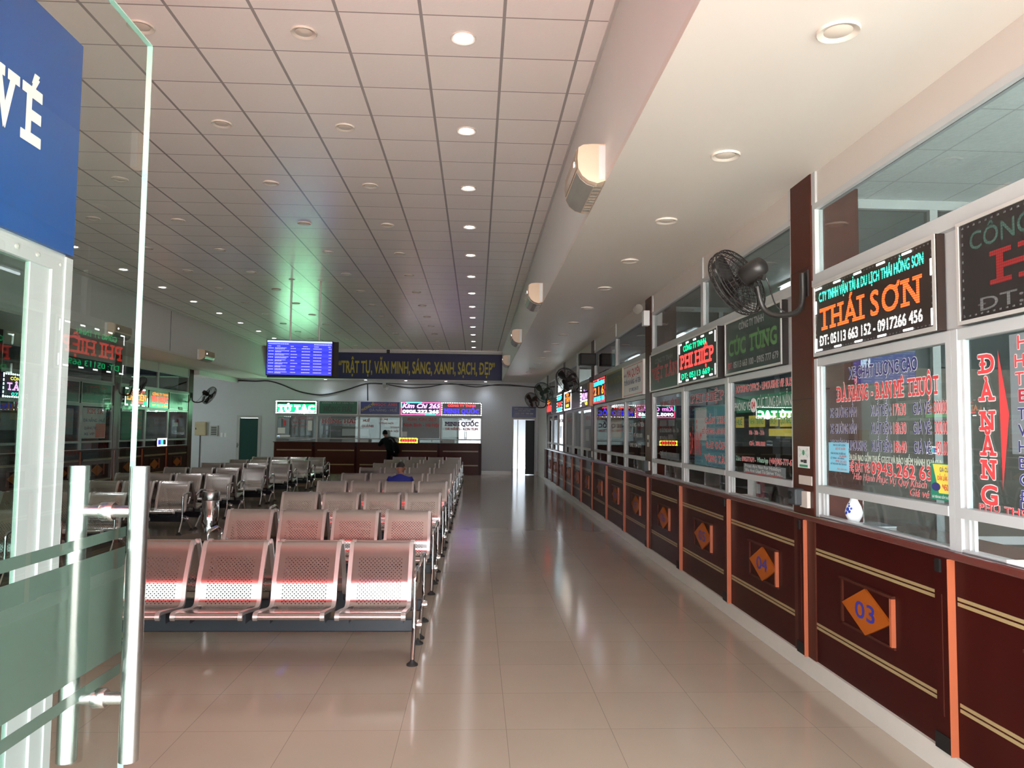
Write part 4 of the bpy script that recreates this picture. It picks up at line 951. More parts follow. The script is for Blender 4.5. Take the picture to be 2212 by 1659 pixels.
for i, a in enumerate((-9.72, -9.58)):
    t = thing('wall_switch', 'white wall switch, the one %s the green door' % ('farther from', 'nearer to')[i], 'switch', (a, YB, 1.33), 'wall switches on the back wall')
    MB().slab(PK, a, a+0.085, 1.33, 1.50, 0, 0.012).build('plate', 'vinyl_white', t); MB().slab(PK, a+0.025, a+0.06, 1.37, 1.46, 0.012, 0.02).build('rocker', 'paper_white', t)
cb = [(-9.14, 3.50), (-8.5, 3.48), (-7.99, 3.50), (-7.48, 3.37), (-6.9, 3.14), (-6.4, 3.03), (-5.86, 3.00), (-5.07, 3.18), (-4.28, 3.44), (-3.64, 3.45)]
def smooth(pts, n=4):
    out = []; p = [Vector(q) for q in pts]
    for i in range(len(p)-1):
        a, b, c, d = p[max(i-1, 0)], p[i], p[i+1], p[min(i+2, len(p)-1)]
        for k in range(n):
            t = k/n; out.append(0.5*((2*b)+(c-a)*t+(2*a-5*b+4*c-d)*t*t+(3*b-a-3*c+d)*t**3))
    out.append(p[-1]); return out
tag(MB().tube(smooth([PK(a, v, 0.03) for a, v in cb]), 0.024, 6).build('wall_cable', 'cable_black'), 'black cable sagging along the back wall above the green lit sign', 'cable')
tag(MB().tube(smooth([PK(a, v, 0.03) for a, v in [(-3.5, 3.44), (-3.07, 3.36), (-2.47, 3.31), (-1.86, 3.36), (-1.02, 3.49), (-0.04, 3.38), (0.97, 3.49), (2.32, 3.38)]]), 0.018, 6).build('wall_cable', 'cable_black'), 'lower black cable along the back wall above the pink and blue signs', 'cable')
tag(MB().tube(smooth([PK(a, v, 0.05) for a, v in [(-3.5, 3.47), (-2.4, 3.44), (-1.6, 3.46), (-0.6, 3.47), (1.2, 3.44), (2.32, 3.40)]]), 0.014, 6).build('wall_cable', 'cable_black'), 'upper thin cable running from the wall camera to the exit corner', 'cable')
tag(MB().tube([PK(-4.21, 3.43, 0.03), PK(-4.19, 2.79, 0.03)], 0.022, 6).build('wall_cable', 'cable_black'), 'short black cable dropping straight down to the navy sign', 'cable')
t = thing('wall_camera', 'white camera on the back wall where the black cables meet', 'camera', (-3.47, YB, 3.3))
MB().slab(PK, -3.62, -3.42, 3.30, 3.42, 0, 0.06).build('bracket', 'grey_box', t); MB().lathe([(0.05, 0), (0.055, 0.1), (0.04, 0.16)], PK(-3.45, 3.30, 0.06), (0, -1, -0.4)).build('camera_body', 'vinyl_white', t)
# banner on the upper back wall
t = thing('banner', 'long navy banner with gold capitals hung under the tiled ceiling', 'banner', (-3.45, YBK, 3.57))
PBN = PB(YBK)
MB().slab(PBN, -7.79, 0.935, 3.575, 4.555, 0.004, 0.03).build('cloth', 'navy_cloth', t)
word(t, 'lettering', 'banner_gold', PBN, [('“TRẬT TỰ, VĂN MINH, SÁNG, XANH, SẠCH, ĐẸP”', -5.16, 0.66, 3.80, 0.43)], 0.0315, 0.025)
t = thing('speaker_box', 'small black box on the upper edge of the navy banner', 'speaker', (-3.34, YBK, 4.52))
MB().slab(PBN, -3.39, -3.28, 4.53, 4.67, 0.032, 0.10).build('case', 'black_block', t); MB().slab(PBN, -3.36, -3.31, 4.56, 4.64, 0.10, 0.104).build('grille', 'device_grey', t)

# ------------------------------------------------------------------ glass door standing open, its handle, and the glazed partition with the blue sign
XD = -0.812
d1 = root('door_1', (XD, 1.85, 0))
d1['kind'] = 'structure'
gm = MB().box(XD-0.006, XD+0.006, 0.95, 1.85, 0.012, 2.63)
gm.m = [1, 1, 1, 1, 1, 0]                                # hall side carries the reflection, the other faces only tint
gm.build('glass_leaf', ['door_front', 'door_rear'], d1)
m = MB().box(XD-0.0062, XD+0.0062, 1.8502, 1.853, 0.012, 2.63); m.box(XD-0.0062, XD+0.0062, 0.95, 1.85, 2.6302, 2.633); m.build('polished_edge', 'glass_edge', d1)
fm = MB()
for z0, z1 in ((1.178, 1.420), (1.443, 1.466), (1.128, 1.152)): fm.box(XD-0.0078, XD-0.0064, 0.955, 1.845, z0, z1)
fm.build('frosted_band', 'frosted_film', d1)
hb = MB()
for s in (-1, 1):
    hb.tube([(XD+s*0.066, 1.738, 0.975), (XD+s*0.066, 1.738, 1.612)], 0.0205, 24)
hd = hb.build('handle_bar', 'satin_steel', d1)
m = MB()
for z in (1.108, 1.512):
    m.tube([(XD-0.060, 1.738, z), (XD-0.007, 1.738, z)], 0.0135, 16); m.tube([(XD+0.007, 1.738, z), (XD+0.060, 1.738, z)], 0.0135, 16)
    m.lathe([(0.019, -0.014), (0.021, -0.010), (0.021, 0.010), (0.019, 0.014)], (XD, 1.738, z), (1, 0, 0), 20)
m.build('standoff', 'satin_steel', hd)
MB().box(XD-0.03, XD+0.03, 0.90, 1.04, 0.012, 0.10).box(XD-0.03, XD+0.03, 0.90, 1.04, 2.56, 2.66).build('hinge_patch', 'satin_steel', d1)
XS = -1.397
ws = root('window_side', (XS, 1.8, 0))
m = MB().box(XS-0.03, XS+0.004, 2.53, 2.64, 0, 2.268).box(XS-0.03, XS+0.004, FRONT, 2.53, 2.212, 2.268).box(XS-0.03, XS+0.004, FRONT, 2.53, 0.0, 0.10)
m.box(XS-0.022, XS-0.006, 2.425, 2.53, 0.1, 2.212).box(XS-0.032, XS+0.010, 2.60, 2.642, 0.001, 2.267)
m.box(XS-0.03, XS+0.003, FRONT, 0.97, 0.1, 2.212)
m.build('window_frame', 'aluminium_white', ws)
MB().box(XS-0.016, XS-0.010, 0.97, 2.425, 0.1, 2.212).build('pane', 'door_glass', ws)
m = MB()
for y in (2.33, 2.44): m.lathe([(0.008, 0), (0.009, 0.006), (0.0005, 0.009)], (XS+0.004, y, 2.238), (1, 0, 0), 8)
m.lathe([(0.006, 0), (0.006, 0.004), (0.0005, 0.006)], (XS+0.004, 2.575, 2.235), (1, 0, 0), 8)
m.build('screw', 'grey_box', ws)
struct('trim_vestibule', MB().box(XS-0.03, XS-0.005, FRONT, 2.62, 2.268, 3.02), 'aluminium_white')
t = thing('entrance_sign', 'blue board with white capital letters above the white framed glass partition', 'sign', (XS, 1.8, 2.28))
MB().box(XS-0.005, XS+0.012, FRONT+0.1, 2.64, 2.278, 3.018).build('board', 'sign_blue', t)
PV = lambda a, v, d: (XS+d, a, v)
word(t, 'lettering', 'sign_white', PV, [('V', 2.165, 2.288, 2.572, 0.165), ('É', 2.310, 2.408, 2.572, 0.165)], 0.0135, 0.03, serif=True)

# ------------------------------------------------------------------ televisions hung from the ceiling
tvY = 15.3; ang = math.radians(5.5)
TVR = Matrix.Rotation(ang, 4, 'Z'); TVC = Vector((-3.53, tvY, 0))
def PT(s):
    def P(a, v, d): return tuple(TVC + TVR @ Vector((s*a, -s*(0.06+d), v + (0.05*d if False else 0))))
    return P
t = thing('ceiling_mount', 'two thin poles hanging the pair of televisions from the tiled ceiling', 'mount', (TVC.x, TVC.y, CEIL))
p1, p2 = TVC + TVR @ Vector((-0.205, 0, 0)), TVC + TVR @ Vector((0.36, 0, 0))
for p in (p1, p2):
    MB().tube([(p.x, p.y, 3.0), (p.x, p.y, CEIL)], 0.019, 10).build('pole', 'aluminium', t)
    MB().lathe([(0.06, 0), (0.06, -0.012), (0.03, -0.02)], (p.x, p.y, CEIL), n=14).build('flange', 'aluminium', t)
m = MB().slab(PT(1), -0.35, 0.5, 3.0, 3.05, -0.085, -0.035); m.slab(PT(1), -0.35, 0.5, 3.2, 3.25, -0.085, -0.035); m.build('cross_bar', 'black_steel', t)
for s, lab in ((1, 'lit departure screen with blue rows facing the entrance'), (-1, 'second television back to back with the lit departure screen')):
    P = PT(s); o = 0.0 if s == 1 else -0.10
    t = thing('television', lab, 'television', P(o, 2.76, 0))
    MB().slab(P, o-0.64, o+0.64, 2.735, 3.445, -0.02, 0.03).build('case', 'black_block', t, bevel=0.006)
    MB().slab(P, o-0.625, o+0.625, 2.755, 3.432, 0.03, 0.032).build('screen', 'screen_blue' if s == 1 else 'black_block', t)
    if s == 1:
        x0 = -0.625; W_ = 1.25; H0 = 2.755; H = 0.677
        u = lambda x: x0+W_*x; q = lambda y: H0+H*(1-y)
        b = MB(); b.slab(P, u(0), u(1), q(0.055), q(0.0), 0.032, 0.0335); b.build('header_bar', 'screen_top', t)
        b = MB()
        for i in range(9):
            if i % 2 == 0: b.slab(P, u(0), u(1), q(0.20+0.088*(i+1)), q(0.20+0.088*i), 0.032, 0.0325)
        b.slab(P, u(0), u(1), q(0.17), q(0.055), 0.032, 0.0325); b.build('row_bands', 'screen_band', t)
        b = MB(); rr = random.Random(5)
        def words(a, bq, y, h):
            x = a
            while x < bq-0.004:
                w_ = min(rr.uniform(0.008, 0.03), bq-x); b.slab(P, u(x), u(x+w_), q(y+h), q(y), 0.033, 0.0342); x += w_+0.004
        words(0.02, 0.33, 0.085, 0.025); words(0.72, 0.99, 0.085, 0.03)
        for a, e in ((0.02, 0.06), (0.15, 0.2), (0.36, 0.41), (0.55, 0.62), (0.72, 0.8), (0.94, 0.98)): words(a, e, 0.155, 0.02)
        for i in range(9):
            y = 0.215+0.088*i
            words(0.02, 0.10, y, 0.022); words(0.12, 0.28+0.06*rr.random(), y-0.008, 0.018); words(0.12, 0.2+0.1*rr.random(), y+0.022, 0.018)
            words(0.36, 0.42+0.05*rr.random(), y, 0.02); words(0.53, 0.66, y, 0.022); words(0.71, 0.84, y, 0.022); words(0.95, 0.99, y, 0.018)
        b.build('text_rows', 'screen_text', t)

# ------------------------------------------------------------------ air conditioners
ACP = [(0.0, 0.30), (0.0, 0.02), (0.06, 0.0), (0.125, 0.018), (0.175, 0.055), (0.205, 0.11), (0.212, 0.19), (0.205, 0.27), (0.17, 0.292), (0.10, 0.30)]
def ac(x, s, y, z, label):
    t = thing('air_conditioner', label, 'air conditioner', (x, y, z), 'air conditioners')
    T = lambda u, v, h: (x+s*u, y+h, z+v)
    MB().prism(ACP, T, 0.0, 0.82, smooth=False).build('casing', 'cream_plastic', t, bevel=0.006)
    pan = [(0.2085, 0.13), (0.216, 0.19), (0.209, 0.27), (0.213, 0.272), (0.221, 0.19), (0.213, 0.128)]
    MB().prism(pan, T, 0.05, 0.77).build('front_panel', 'cream_dark', t)
    fl = [(0.08, -0.004), (0.13, 0.012), (0.178, 0.050), (0.205, 0.10), (0.210, 0.098), (0.183, 0.046), (0.134, 0.006), (0.082, -0.009)]
    MB().prism(fl, T, 0.06, 0.76).build('outlet_flap', 'louver_grey', t)
    m = MB()
    for i in range(9): m.prism([(0.02, -0.004), (0.075, -0.004), (0.075, -0.008), (0.02, -0.008)], T, 0.07+i*0.077, 0.10+i*0.077)
    m.build('louver', 'louver_grey', t)
    m = MB().prism([(0.003, 0.03), (0.05, 0.03), (0.05, 0.29), (0.003, 0.29)], T, -0.004, 0.0); m.build('end_plate', 'vinyl_white', t)
    MB().prism([(0.219, 0.17), (0.219, 0.20), (0.222, 0.20), (0.222, 0.17)], T, 0.12, 0.16).build('display', 'glow_white', t)
    return t
for i, y in enumerate((5.58, 11.0, 16.1, 21.7)):
    ac(XBR, -1, y, 3.565, 'cream air conditioner on the beam over the aisle, %s from the entrance' % ORD[i])
for i, y in enumerate((10.8, 16.2, 21.5)):
    ac(XBL, 1, y, 3.575, 'cream air conditioner on the far beam, %s from the entrance' % ORD[i])

# ------------------------------------------------------------------ wall fans
def fan(mx, my, mz, s, label, n, arm, dia=0.52, m_='fan_black', reach=0.36):
    """mount point on a pillar face; s=-1 reaches towards -x"""
    t = thing('wall_fan', label, 'fan', (mx, my, mz), 'wall fans on the pillars')
    n = Vector(n).normalized(); ex = Vector((s, 0, 0))
    base = Vector((mx, my, mz))
    el = base + Vector((s*0.035, 0, 0))
    pts = smooth([el, el+Vector((0, 0, -0.18)), el+Vector((s*0.03, -0.01, -0.27)), el+Vector((s*0.12, -0.03, -0.31)), el+Vector((s*0.26, -0.06, -0.31)), el+Vector((s*(reach-0.03), -0.08, -0.25)), el+Vector((s*reach, -0.08, -0.12))], 4)
    MB().tube(pts, 0.020, 10).build('arm', m_, t)
    m = MB().box(mx-0.012 if s < 0 else mx, mx if s < 0 else mx+0.012, my-0.03, my+0.03, mz-0.17, mz+0.02); m.build('bracket', m_, t)
    hub = Vector(pts[-1]) + Vector((s*0.03, 0, 0.08))
    R_ = dia/2
    c = hub + n*0.13 + Vector((0, 0, 0.03))
    mot = MB().lathe([(0.035, -0.23), (0.06, -0.215), (0.072, -0.17), (0.072, -0.06), (0.05, -0.02), (0.03, 0.0)], c, n, 18); mot.build('motor', m_, t)
    a = n.orthogonal().normalized(); b = n.cross(a)
    ring = lambda r, h, k=32: [c + n*h + (a*math.cos(2*PI*i/k)+b*math.sin(2*PI*i/k))*r for i in range(k)]
    g = MB()
    for r, h, w in ((R_, 0.02, 0.007), (R_*0.985, 0.055, 0.005), (R_*0.985, -0.015, 0.005), (R_*0.62, 0.10, 0.0025), (R_*0.62, -0.055, 0.0025), (R_*0.8, 0.082, 0.0018), (R_*0.8, -0.04, 0.0018), (R_*0.45, 0.106, 0.0018), (R_*0.92, 0.066, 0.0018), (R_*0.92, -0.026, 0.0018), (0.07, 0.112, 0.004), (0.085, -0.06, 0.004)):
        g.tube(ring(r, h), w, 5, closed=True)
    for i in range(44):
        u = a*math.cos(2*PI*i/44)+b*math.sin(2*PI*i/44)
        g.tube([c+n*0.112+u*0.07, c+n*0.10+u*R_*0.62, c+n*0.055+u*R_*0.985, c+n*0.02+u*R_], 0.0021, 4, cap=False)
        g.tube([c-n*0.06+u*0.085, c-n*0.055+u*R_*0.62, c-n*0.015+u*R_*0.985], 0.0021, 4, cap=False)
    g.lathe([(0.07, 0.112), (0.05, 0.118), (0.001, 0.12)], c, n, 16)
    g.build('guard', m_, t)
    MB().lathe([(0.04, 0.0), (0.045, 0.05), (0.02, 0.075), (0.001, 0.08)], c, n, 14).build('hub', m_, t)
    for k in range(3):
        bl = MB(); rows_ = []
        for i in range(6):
            r = 0.035+(R_*0.88-0.035)*i/5; wd = (0.25+0.55*math.sin(PI*(0.15+0.7*i/5)))
            row_ = []
            for j in range(5):
                th = 2*PI*k/3 + 0.25 + wd*(j/4-0.5)*1.15 + 0.25*i/5
                row_.append(c + n*(0.03+0.045*(0.5-j/4)) + (a*math.cos(th)+b*math.sin(th))*r)
            rows_.append(row_)
        vs = [p for r_ in rows_ for p in r_]; fs = [(i*5+j, i*5+j+1, (i+1)*5+j+1, (i+1)*5+j) for i in range(5) for j in range(4)]
        bl.add(vs, fs, 0, True)
        o = bl.build('blade', m_, t, fixn=False); sd = o.modifiers.new('thick', 'SOLIDIFY'); sd.thickness = 0.003
    tl = hub - n*0.10
    MB().tube(smooth([c-n*0.2, c-n*0.2+Vector((-s*0.05, 0, -0.12)), el+Vector((s*0.22, -0.05, -0.24)), el+Vector((s*0.15, -0.04, -0.29))], 5), 0.005, 5).build('cord', m_, t)
    MB().tube([tl+Vector((0, 0, -0.07)), c-n*0.08], 0.022, 8).build('neck', m_, t)
    return t
NR = (-0.51, 0.757, -0.39)
fan(XC-0.012, 5.34, 2.86, -1, 'big black wall fan on the nearest brown pillar in front of the muted green sign', NR, 0, 0.51)
fan(XC-0.012, 15.6, 2.82, -1, 'dark wall fan on the third pillar above the violet LED sign', NR, 0, 0.56)
fan(XC-0.012, 20.7, 2.82, -1, 'greenish wall fan on the fourth pillar before the exit door', NR, 0, 0.60, 'fan_green', 0.40)
fan(XC-0.012, 25.6, 2.80, -1, 'black wall fan at the end of the aisle beside the blue door notice', NR, 0, 0.56)
NL = (0.56, 0.62, -0.43)
fan(XL+0.012, 25.2, 2.82, 1, 'black wall fan on the end pillar of the far row, by the pale wall', NL, 0, 0.62, 'fan_black', 0.42)
fan(XL+0.012, 20.13, 2.82, 1, 'dark wall fan on the far row pillar behind the edge of the glass door', NL, 0, 0.56)

# speaker, emergency lamp on the pillars
t = thing('speaker_box', 'black box loudspeaker hung above the third pillar', 'speaker', (XC, 15.2, 3.0))
MB().box(XC-0.34, XC-0.02, 15.0, 15.28, 3.02, 3.26).build('case', 'black_block', t, bevel=0.012)
MB().box(XC-0.31, XC-0.05, 14.985, 15.0, 3.05, 3.23).build('grille', 'rubber', t)
MB().box(XC-0.10, XC-0.06, 15.28, 15.40, 3.1, 3.16).build('bracket', 'black_steel', t)
t = thing('emergency_lamp', 'white twin headed emergency lamp near the top of the second pillar', 'lamp', (XC, 10.4, 3.2))
MB().box(XC-0.10, XC-0.014, 10.33, 10.45, 3.17, 3.38).build('lamp_case', 'vinyl_white', t, bevel=0.008)
for s in (-1, 1):
    MB().lathe([(0.03, -0.06), (0.055, 0.0), (0.06, 0.02), (0.05, 0.025), (0.001, 0.028)], (XC-0.16, 10.39+s*0.07, 3.41), (-0.5, -0.6, -0.3), 14).build('lamp_head', 'louver_grey', t)
# things on the nearest pillar
t = thing('sticker', 'white sticker with green globe mark on the nearest brown pillar', 'sticker', (XC, 5.44, 1.45), None)
PP = lambda a, v, d: PR(a, v, 0.012+d)
MB().slab(PP, -5.53, -5.335, 1.455, 1.61, 0.0, 0.002).build('paper', 'vinyl_white', t)
m = MB()
for r0, s in ((0.028, 1), (0.048, 1), (0.068, 1)):
    for sg in (-1, 1):
        pts = [(-5.4325+sg*(r0+0.012)*math.cos(th), 1.565+r0*0.75*math.sin(th)) for th in [(-0.7+1.4*i/6) for i in range(7)]]
        for p, q_ in zip(pts[:-1], pts[1:]): m.add([PP(p[0], p[1]-0.003, 0.0026), PP(q_[0], q_[1]-0.003, 0.0026), PP(q_[0], q_[1]+0.003, 0.0026), PP(p[0], p[1]+0.003, 0.0026)], [(0, 1, 2, 3)])
m.prism([(-5.4325+0.02*math.cos(i*PI/8), 1.565+0.02*math.sin(i*PI/8)) for i in range(16)], PP, 0.002, 0.003); m.slab(PP, -5.50, -5.365, 1.462, 1.478, 0.002, 0.003); m.build('print', 'vinyl_green', t)
MB().slab(PP, -5.48, -5.435, 1.495, 1.512, 0.002, 0.003).slab(PP, -5.43, -5.38, 1.49, 1.515, 0.002, 0.003).build('dark_print', 'device_grey', t)
t = thing('wall_plate', 'pale blank plate on the nearest pillar under the green sticker', 'plate', (XC, 5.4, 1.34))
MB().slab(PP, -5.51, -5.295, 1.335, 1.40, 0.0, 0.006).build('plate', 'header_board', t, bevel=0.002)
t = thing('intercom', 'dark grey window intercom on a pale base on the nearest pillar', 'intercom', (XC, 5.45, 1.18))
MB().slab(PP, -5.45, -5.33, 1.175, 1.29, 0.0, 0.025).build('base_plate', 'header_board', t)
MB().slab(PP, -5.55, -5.42, 1.185, 1.305, 0.0, 0.075).build('case', 'device_grey', t, bevel=0.012)
MB().lathe([(0.03, 0.0), (0.03, 0.01), (0.02, 0.012), (0.001, 0.008)], PP(-5.50, 1.255, 0.075), (-1, 0, 0), 14).build('speaker_ring', 'black_block', t)
for y in (10.45, 15.6):
    t = thing('intercom', 'dark intercom beside a pale switch on the %s pillar' % ('second' if y < 11 else 'third'), 'intercom', (XC, y, 1.18))
    MB().slab(PP, -y-0.05, -y+0.06, 1.16, 1.31, 0.0, 0.07).build('case', 'device_grey', t, bevel=0.01); MB().slab(PP, -y+0.08, -y+0.13, 1.18, 1.30, 0.0, 0.02).build('base_plate', 'header_board', t)
t = thing('sticker', 'small pale sticker on the second pillar beside the reflected pink sign', 'sticker', (XC, 10.45, 1.5))
MB().slab(PP, -10.5, -10.38, 1.50, 1.66, 0, 0.002).build('paper', 'header_board', t); MB().slab(PP, -10.49, -10.39, 1.56, 1.60, 0.002, 0.003).build('print', 'device_grey', t)

# notices taped to the windows
def notice(P, a0, a1, v0, v1, m_, label, lines, d=-0.0265):
    t = thing('notice', label, 'notice', P((a0+a1)/2, v0, d))
    MB().slab(P, a0, a1, v0, v1, d, d+0.001).build('paper', m_, t)
    for nm, mm_, its in lines: word(t, nm, mm_, P, its, d+0.0016, 0.012)
    return t
notice(PR, -5.12, -4.84, 1.452, 1.645, 'paper_blue', 'pale blue notice with navy and red lines taped low on the price window', [
    ('heading', 'vinyl_navy', [('NHÀ XE CHẤT LƯỢNG', -5.05, -4.88, 1.622, 0.012), ('VĂN PHÒNG VÉ BẾN XE', -5.09, -4.88, 1.566, 0.012), ('LỘ TRÌNH - ĐÀ NẴNG', -5.09, -4.9, 1.535, 0.011), ('HỖ TRỢ ĐÓN TRẢ TẬN NƠI', -5.09, -4.87, 1.497, 0.011)]),
    ('red_lines', 'vinyl_red', [('ĐẶT VÉ TẠI ĐÂY', -5.02, -4.88, 1.597, 0.014), ('GIÁ 380.000', -4.97, -4.87, 1.55, 0.012), ('0943 262 633', -5.02, -4.87, 1.515, 0.013), ('Xin cảm ơn', -5.0, -4.87, 1.465, 0.012)])])
t = notice(PR, -3.95, -3.752, 1.365, 1.555, 'paper_green', 'green and yellow fare notice on the lower corner of the price window', [
    ('foot_line', 'vinyl_white', [('GIÁ TRÊN BAO GỒM THUẾ GTGT', -3.94, -3.762, 1.374, 0.012)])])
MB().add([PR(-3.88, 1.40, -0.0252), PR(-3.752, 1.40, -0.0252), PR(-3.752, 1.55, -0.0252), PR(-3.93, 1.55, -0.0252)], [(0, 1, 2, 3)]).build('yellow_field', 'paper_yellow', t, fixn=False)
word(t, 'heading', 'vinyl_navy', PR, [('GIÁ CƯỚC', -3.87, -3.76, 1.512, 0.022)], -0.0245, 0.01)
word(t, 'fare_lines', 'vinyl_red', PR, [('ĐẮK LẮK - ĐÀ', -3.89, -3.76, 1.468, 0.022), ('*450.000', -3.85, -3.757, 1.418, 0.03)], -0.0245, 0.02)
MB().prism([(-3.905+0.038*math.cos(i*PI/10), 1.432+0.022*math.sin(i*PI/10)) for i in range(20)], PR, -0.0252, -0.0245).build('oval', 'vinyl_navy', t)

# vase and papers on the ledge inside the pass-through, leaflet stand in the next window
vx, vy, vz = XC+0.10, 4.93, 1.127
t = thing('vase', 'white porcelain vase with blue painting on the ledge behind the price window', 'vase', (vx, vy, vz))
MB().lathe([(0.030, 0), (0.034, 0.005), (0.052, 0.04), (0.056, 0.065), (0.045, 0.105), (0.026, 0.14), (0.021, 0.16), (0.026, 0.172), (0.022, 0.172), (0.016, 0.15)], (vx, vy, vz), n=24).build('body', 'porcelain', t)
m = MB()
for th, z, r in ((3.5, 0.085, 0.013), (3.75, 0.07, 0.010), (3.3, 0.06, 0.011), (3.6, 0.105, 0.008), (3.95, 0.09, 0.008), (3.45, 0.12, 0.006)):
    R0 = 0.0572 if z < .08 else 0.0575-(z-.08)*0.42
    m.lathe([(r, 0), (r*0.6, 0.0015), (0.0005, 0.002)], (vx+R0*math.cos(th), vy+R0*math.sin(th), vz+z), (math.cos(th), math.sin(th), 0.2), 8)
m.build('blue_painting', 'glaze_blue', t)
t = thing('notebook', 'thin white notebook lying beside the porcelain vase', 'notebook', (XC+0.1, 4.7, 1.131))
MB().box(XC+0.075, XC+0.20, 4.60, 4.80, 1.1285, 1.1385).build('pages', 'paper_white', t); MB().box(XC+0.07, XC+0.205, 4.595, 4.805, 1.1385, 1.1400).build('cover', 'paper_grey', t)
t = thing('leaflet_stand', 'white and dark red leaflet holder standing in the window of the yellow fields', 'stand', (XC+0.12, 6.75, 1.127))
MB().box(XC+0.075, XC+0.16, 6.55, 6.98, 1.1285, 1.140).build('tray', 'paper_white', t); MB().box(XC+0.13, XC+0.14, 6.72, 6.98, 1.14, 1.28).build('card', 'vinyl_white', t)
MB().box(XC+0.11, XC+0.125, 6.55, 6.71, 1.14, 1.275).build('red_card', 'vinyl_darkred', t); MB().box(XC+0.105, XC+0.109, 6.60, 6.69, 1.17, 1.255).build('paper_slip', 'vinyl_white', t)
for i, (y, w_) in enumerate([(3.2, 0.3), (2.7, 0.28)]):
    t = thing('paper_pad', 'white paper pad on the ledge under the red town window, %s one' % ('far', 'near')[i], 'paper', (XC+0.1, y, 1.127))
    MB().box(XC+0.0, XC+0.16, y-w_/2, y+w_/2, 1.131, 1.146).build('sheets', 'paper_white', t)
# office desks and chairs glimpsed through the glass
for i, y in enumerate((2.9, 4.6, 6.4, 8.0, 9.6, 12.0, 14.0, 17.5, 19.5)):
    t = thing('office_desk', 'dark office desk behind the aisle ticket windows, %s from the entrance' % ORD[i], 'desk', (3.9, y, 0), 'desks in the offices')
    MB().box(3.6, 4.3, y-0.55, y+0.55, 0.72, 0.76).build('desk_top', 'office_dark', t)
    MB().box(3.62, 4.28, y-0.53, y-0.49, 0, 0.72).build('leg', 'office_dark', t); MB().box(3.62, 4.28, y+0.49, y+0.53, 0, 0.72).build('leg', 'office_dark', t)
    m = MB().box(3.95, 3.98, y-0.25, y+0.22, 0.88, 1.20); m.box(3.98, 4.03, y-0.04, y+0.02, 0.76, 0.95); m.build('monitor', 'device_grey', t)

# ------------------------------------------------------------------ waiting benches (4 perforated seats on a beam)
PROF = [(-0.652, 0.335), (-0.664, 0.352), (-0.657, 0.372), (-0.636, 0.380), (-0.57, 0.375), (-0.42, 0.354), (-0.32, 0.337), (-0.252, 0.330), (-0.215, 0.338),
        (-0.193, 0.360), (-0.181, 0.395), (-0.176, 0.430), (-0.171, 0.468), (-0.159, 0.512), (-0.134, 0.572), (-0.098, 0.655), (-0.062, 0.738), (-0.038, 0.780), (-0.016, 0.796), (-0.003, 0.787), (0.0, 0.768)]
PS_ = smooth([(y, z, 0) for y, z in PROF], 3)
PS_ = [(p.x, p.y) for p in PS_]
def arclen(pr):
    s = [0.0]
    for a, b in zip(pr[:-1], pr[1:]): s.append(s[-1]+math.hypot(b[0]-a[0], b[1]-a[1]))
    return s
def seat_sheet(cx):
    mb = MB(); s = arclen(PS_); n = 6; vs = []; uv = []
    for (y, z), t in zip(PS_, s):
        for j in range(n+1):
            x = -0.226+0.452*j/n
            vs.append((cx+x, y, z)); uv.append((x, t))
    k = n+1
    mb.add(vs, [(i*k+j, i*k+j+1, (i+1)*k+j+1, (i+1)*k+j) for i in range(len(PS_)-1) for j in range(n)], 0, True)
    mb.uv = uv
    return mb
def rail(mb, x0, x1, up=0.007, dn=0.016):
    n = len(PS_); vs = []
    for i, (y, z) in enumerate(PS_):
        a, b = PS_[max(i-1, 0)], PS_[min(i+1, n-1)]
        d = math.hypot(b[0]-a[0], b[1]-a[1]); ny, nz = -(b[1]-a[1])/d, (b[0]-a[0])/d
        for x in (x0, x1):
            for h in (up, -dn): vs.append((x, y+ny*h, z+nz*h))
    fs = []
    for i in range(n-1):
        o, q = i*4, (i+1)*4
        for a, b in ((0, 1), (1, 3), (3, 2), (2, 0)): fs.append((o+a, o+b, q+b, q+a))
    fs += [(0, 2, 3, 1), ((n-1)*4, (n-1)*4+1, (n-1)*4+3, (n-1)*4+2)]
    mb.add(vs, fs, 0, True)
SX = [-0.864, -0.288, 0.288, 0.864]
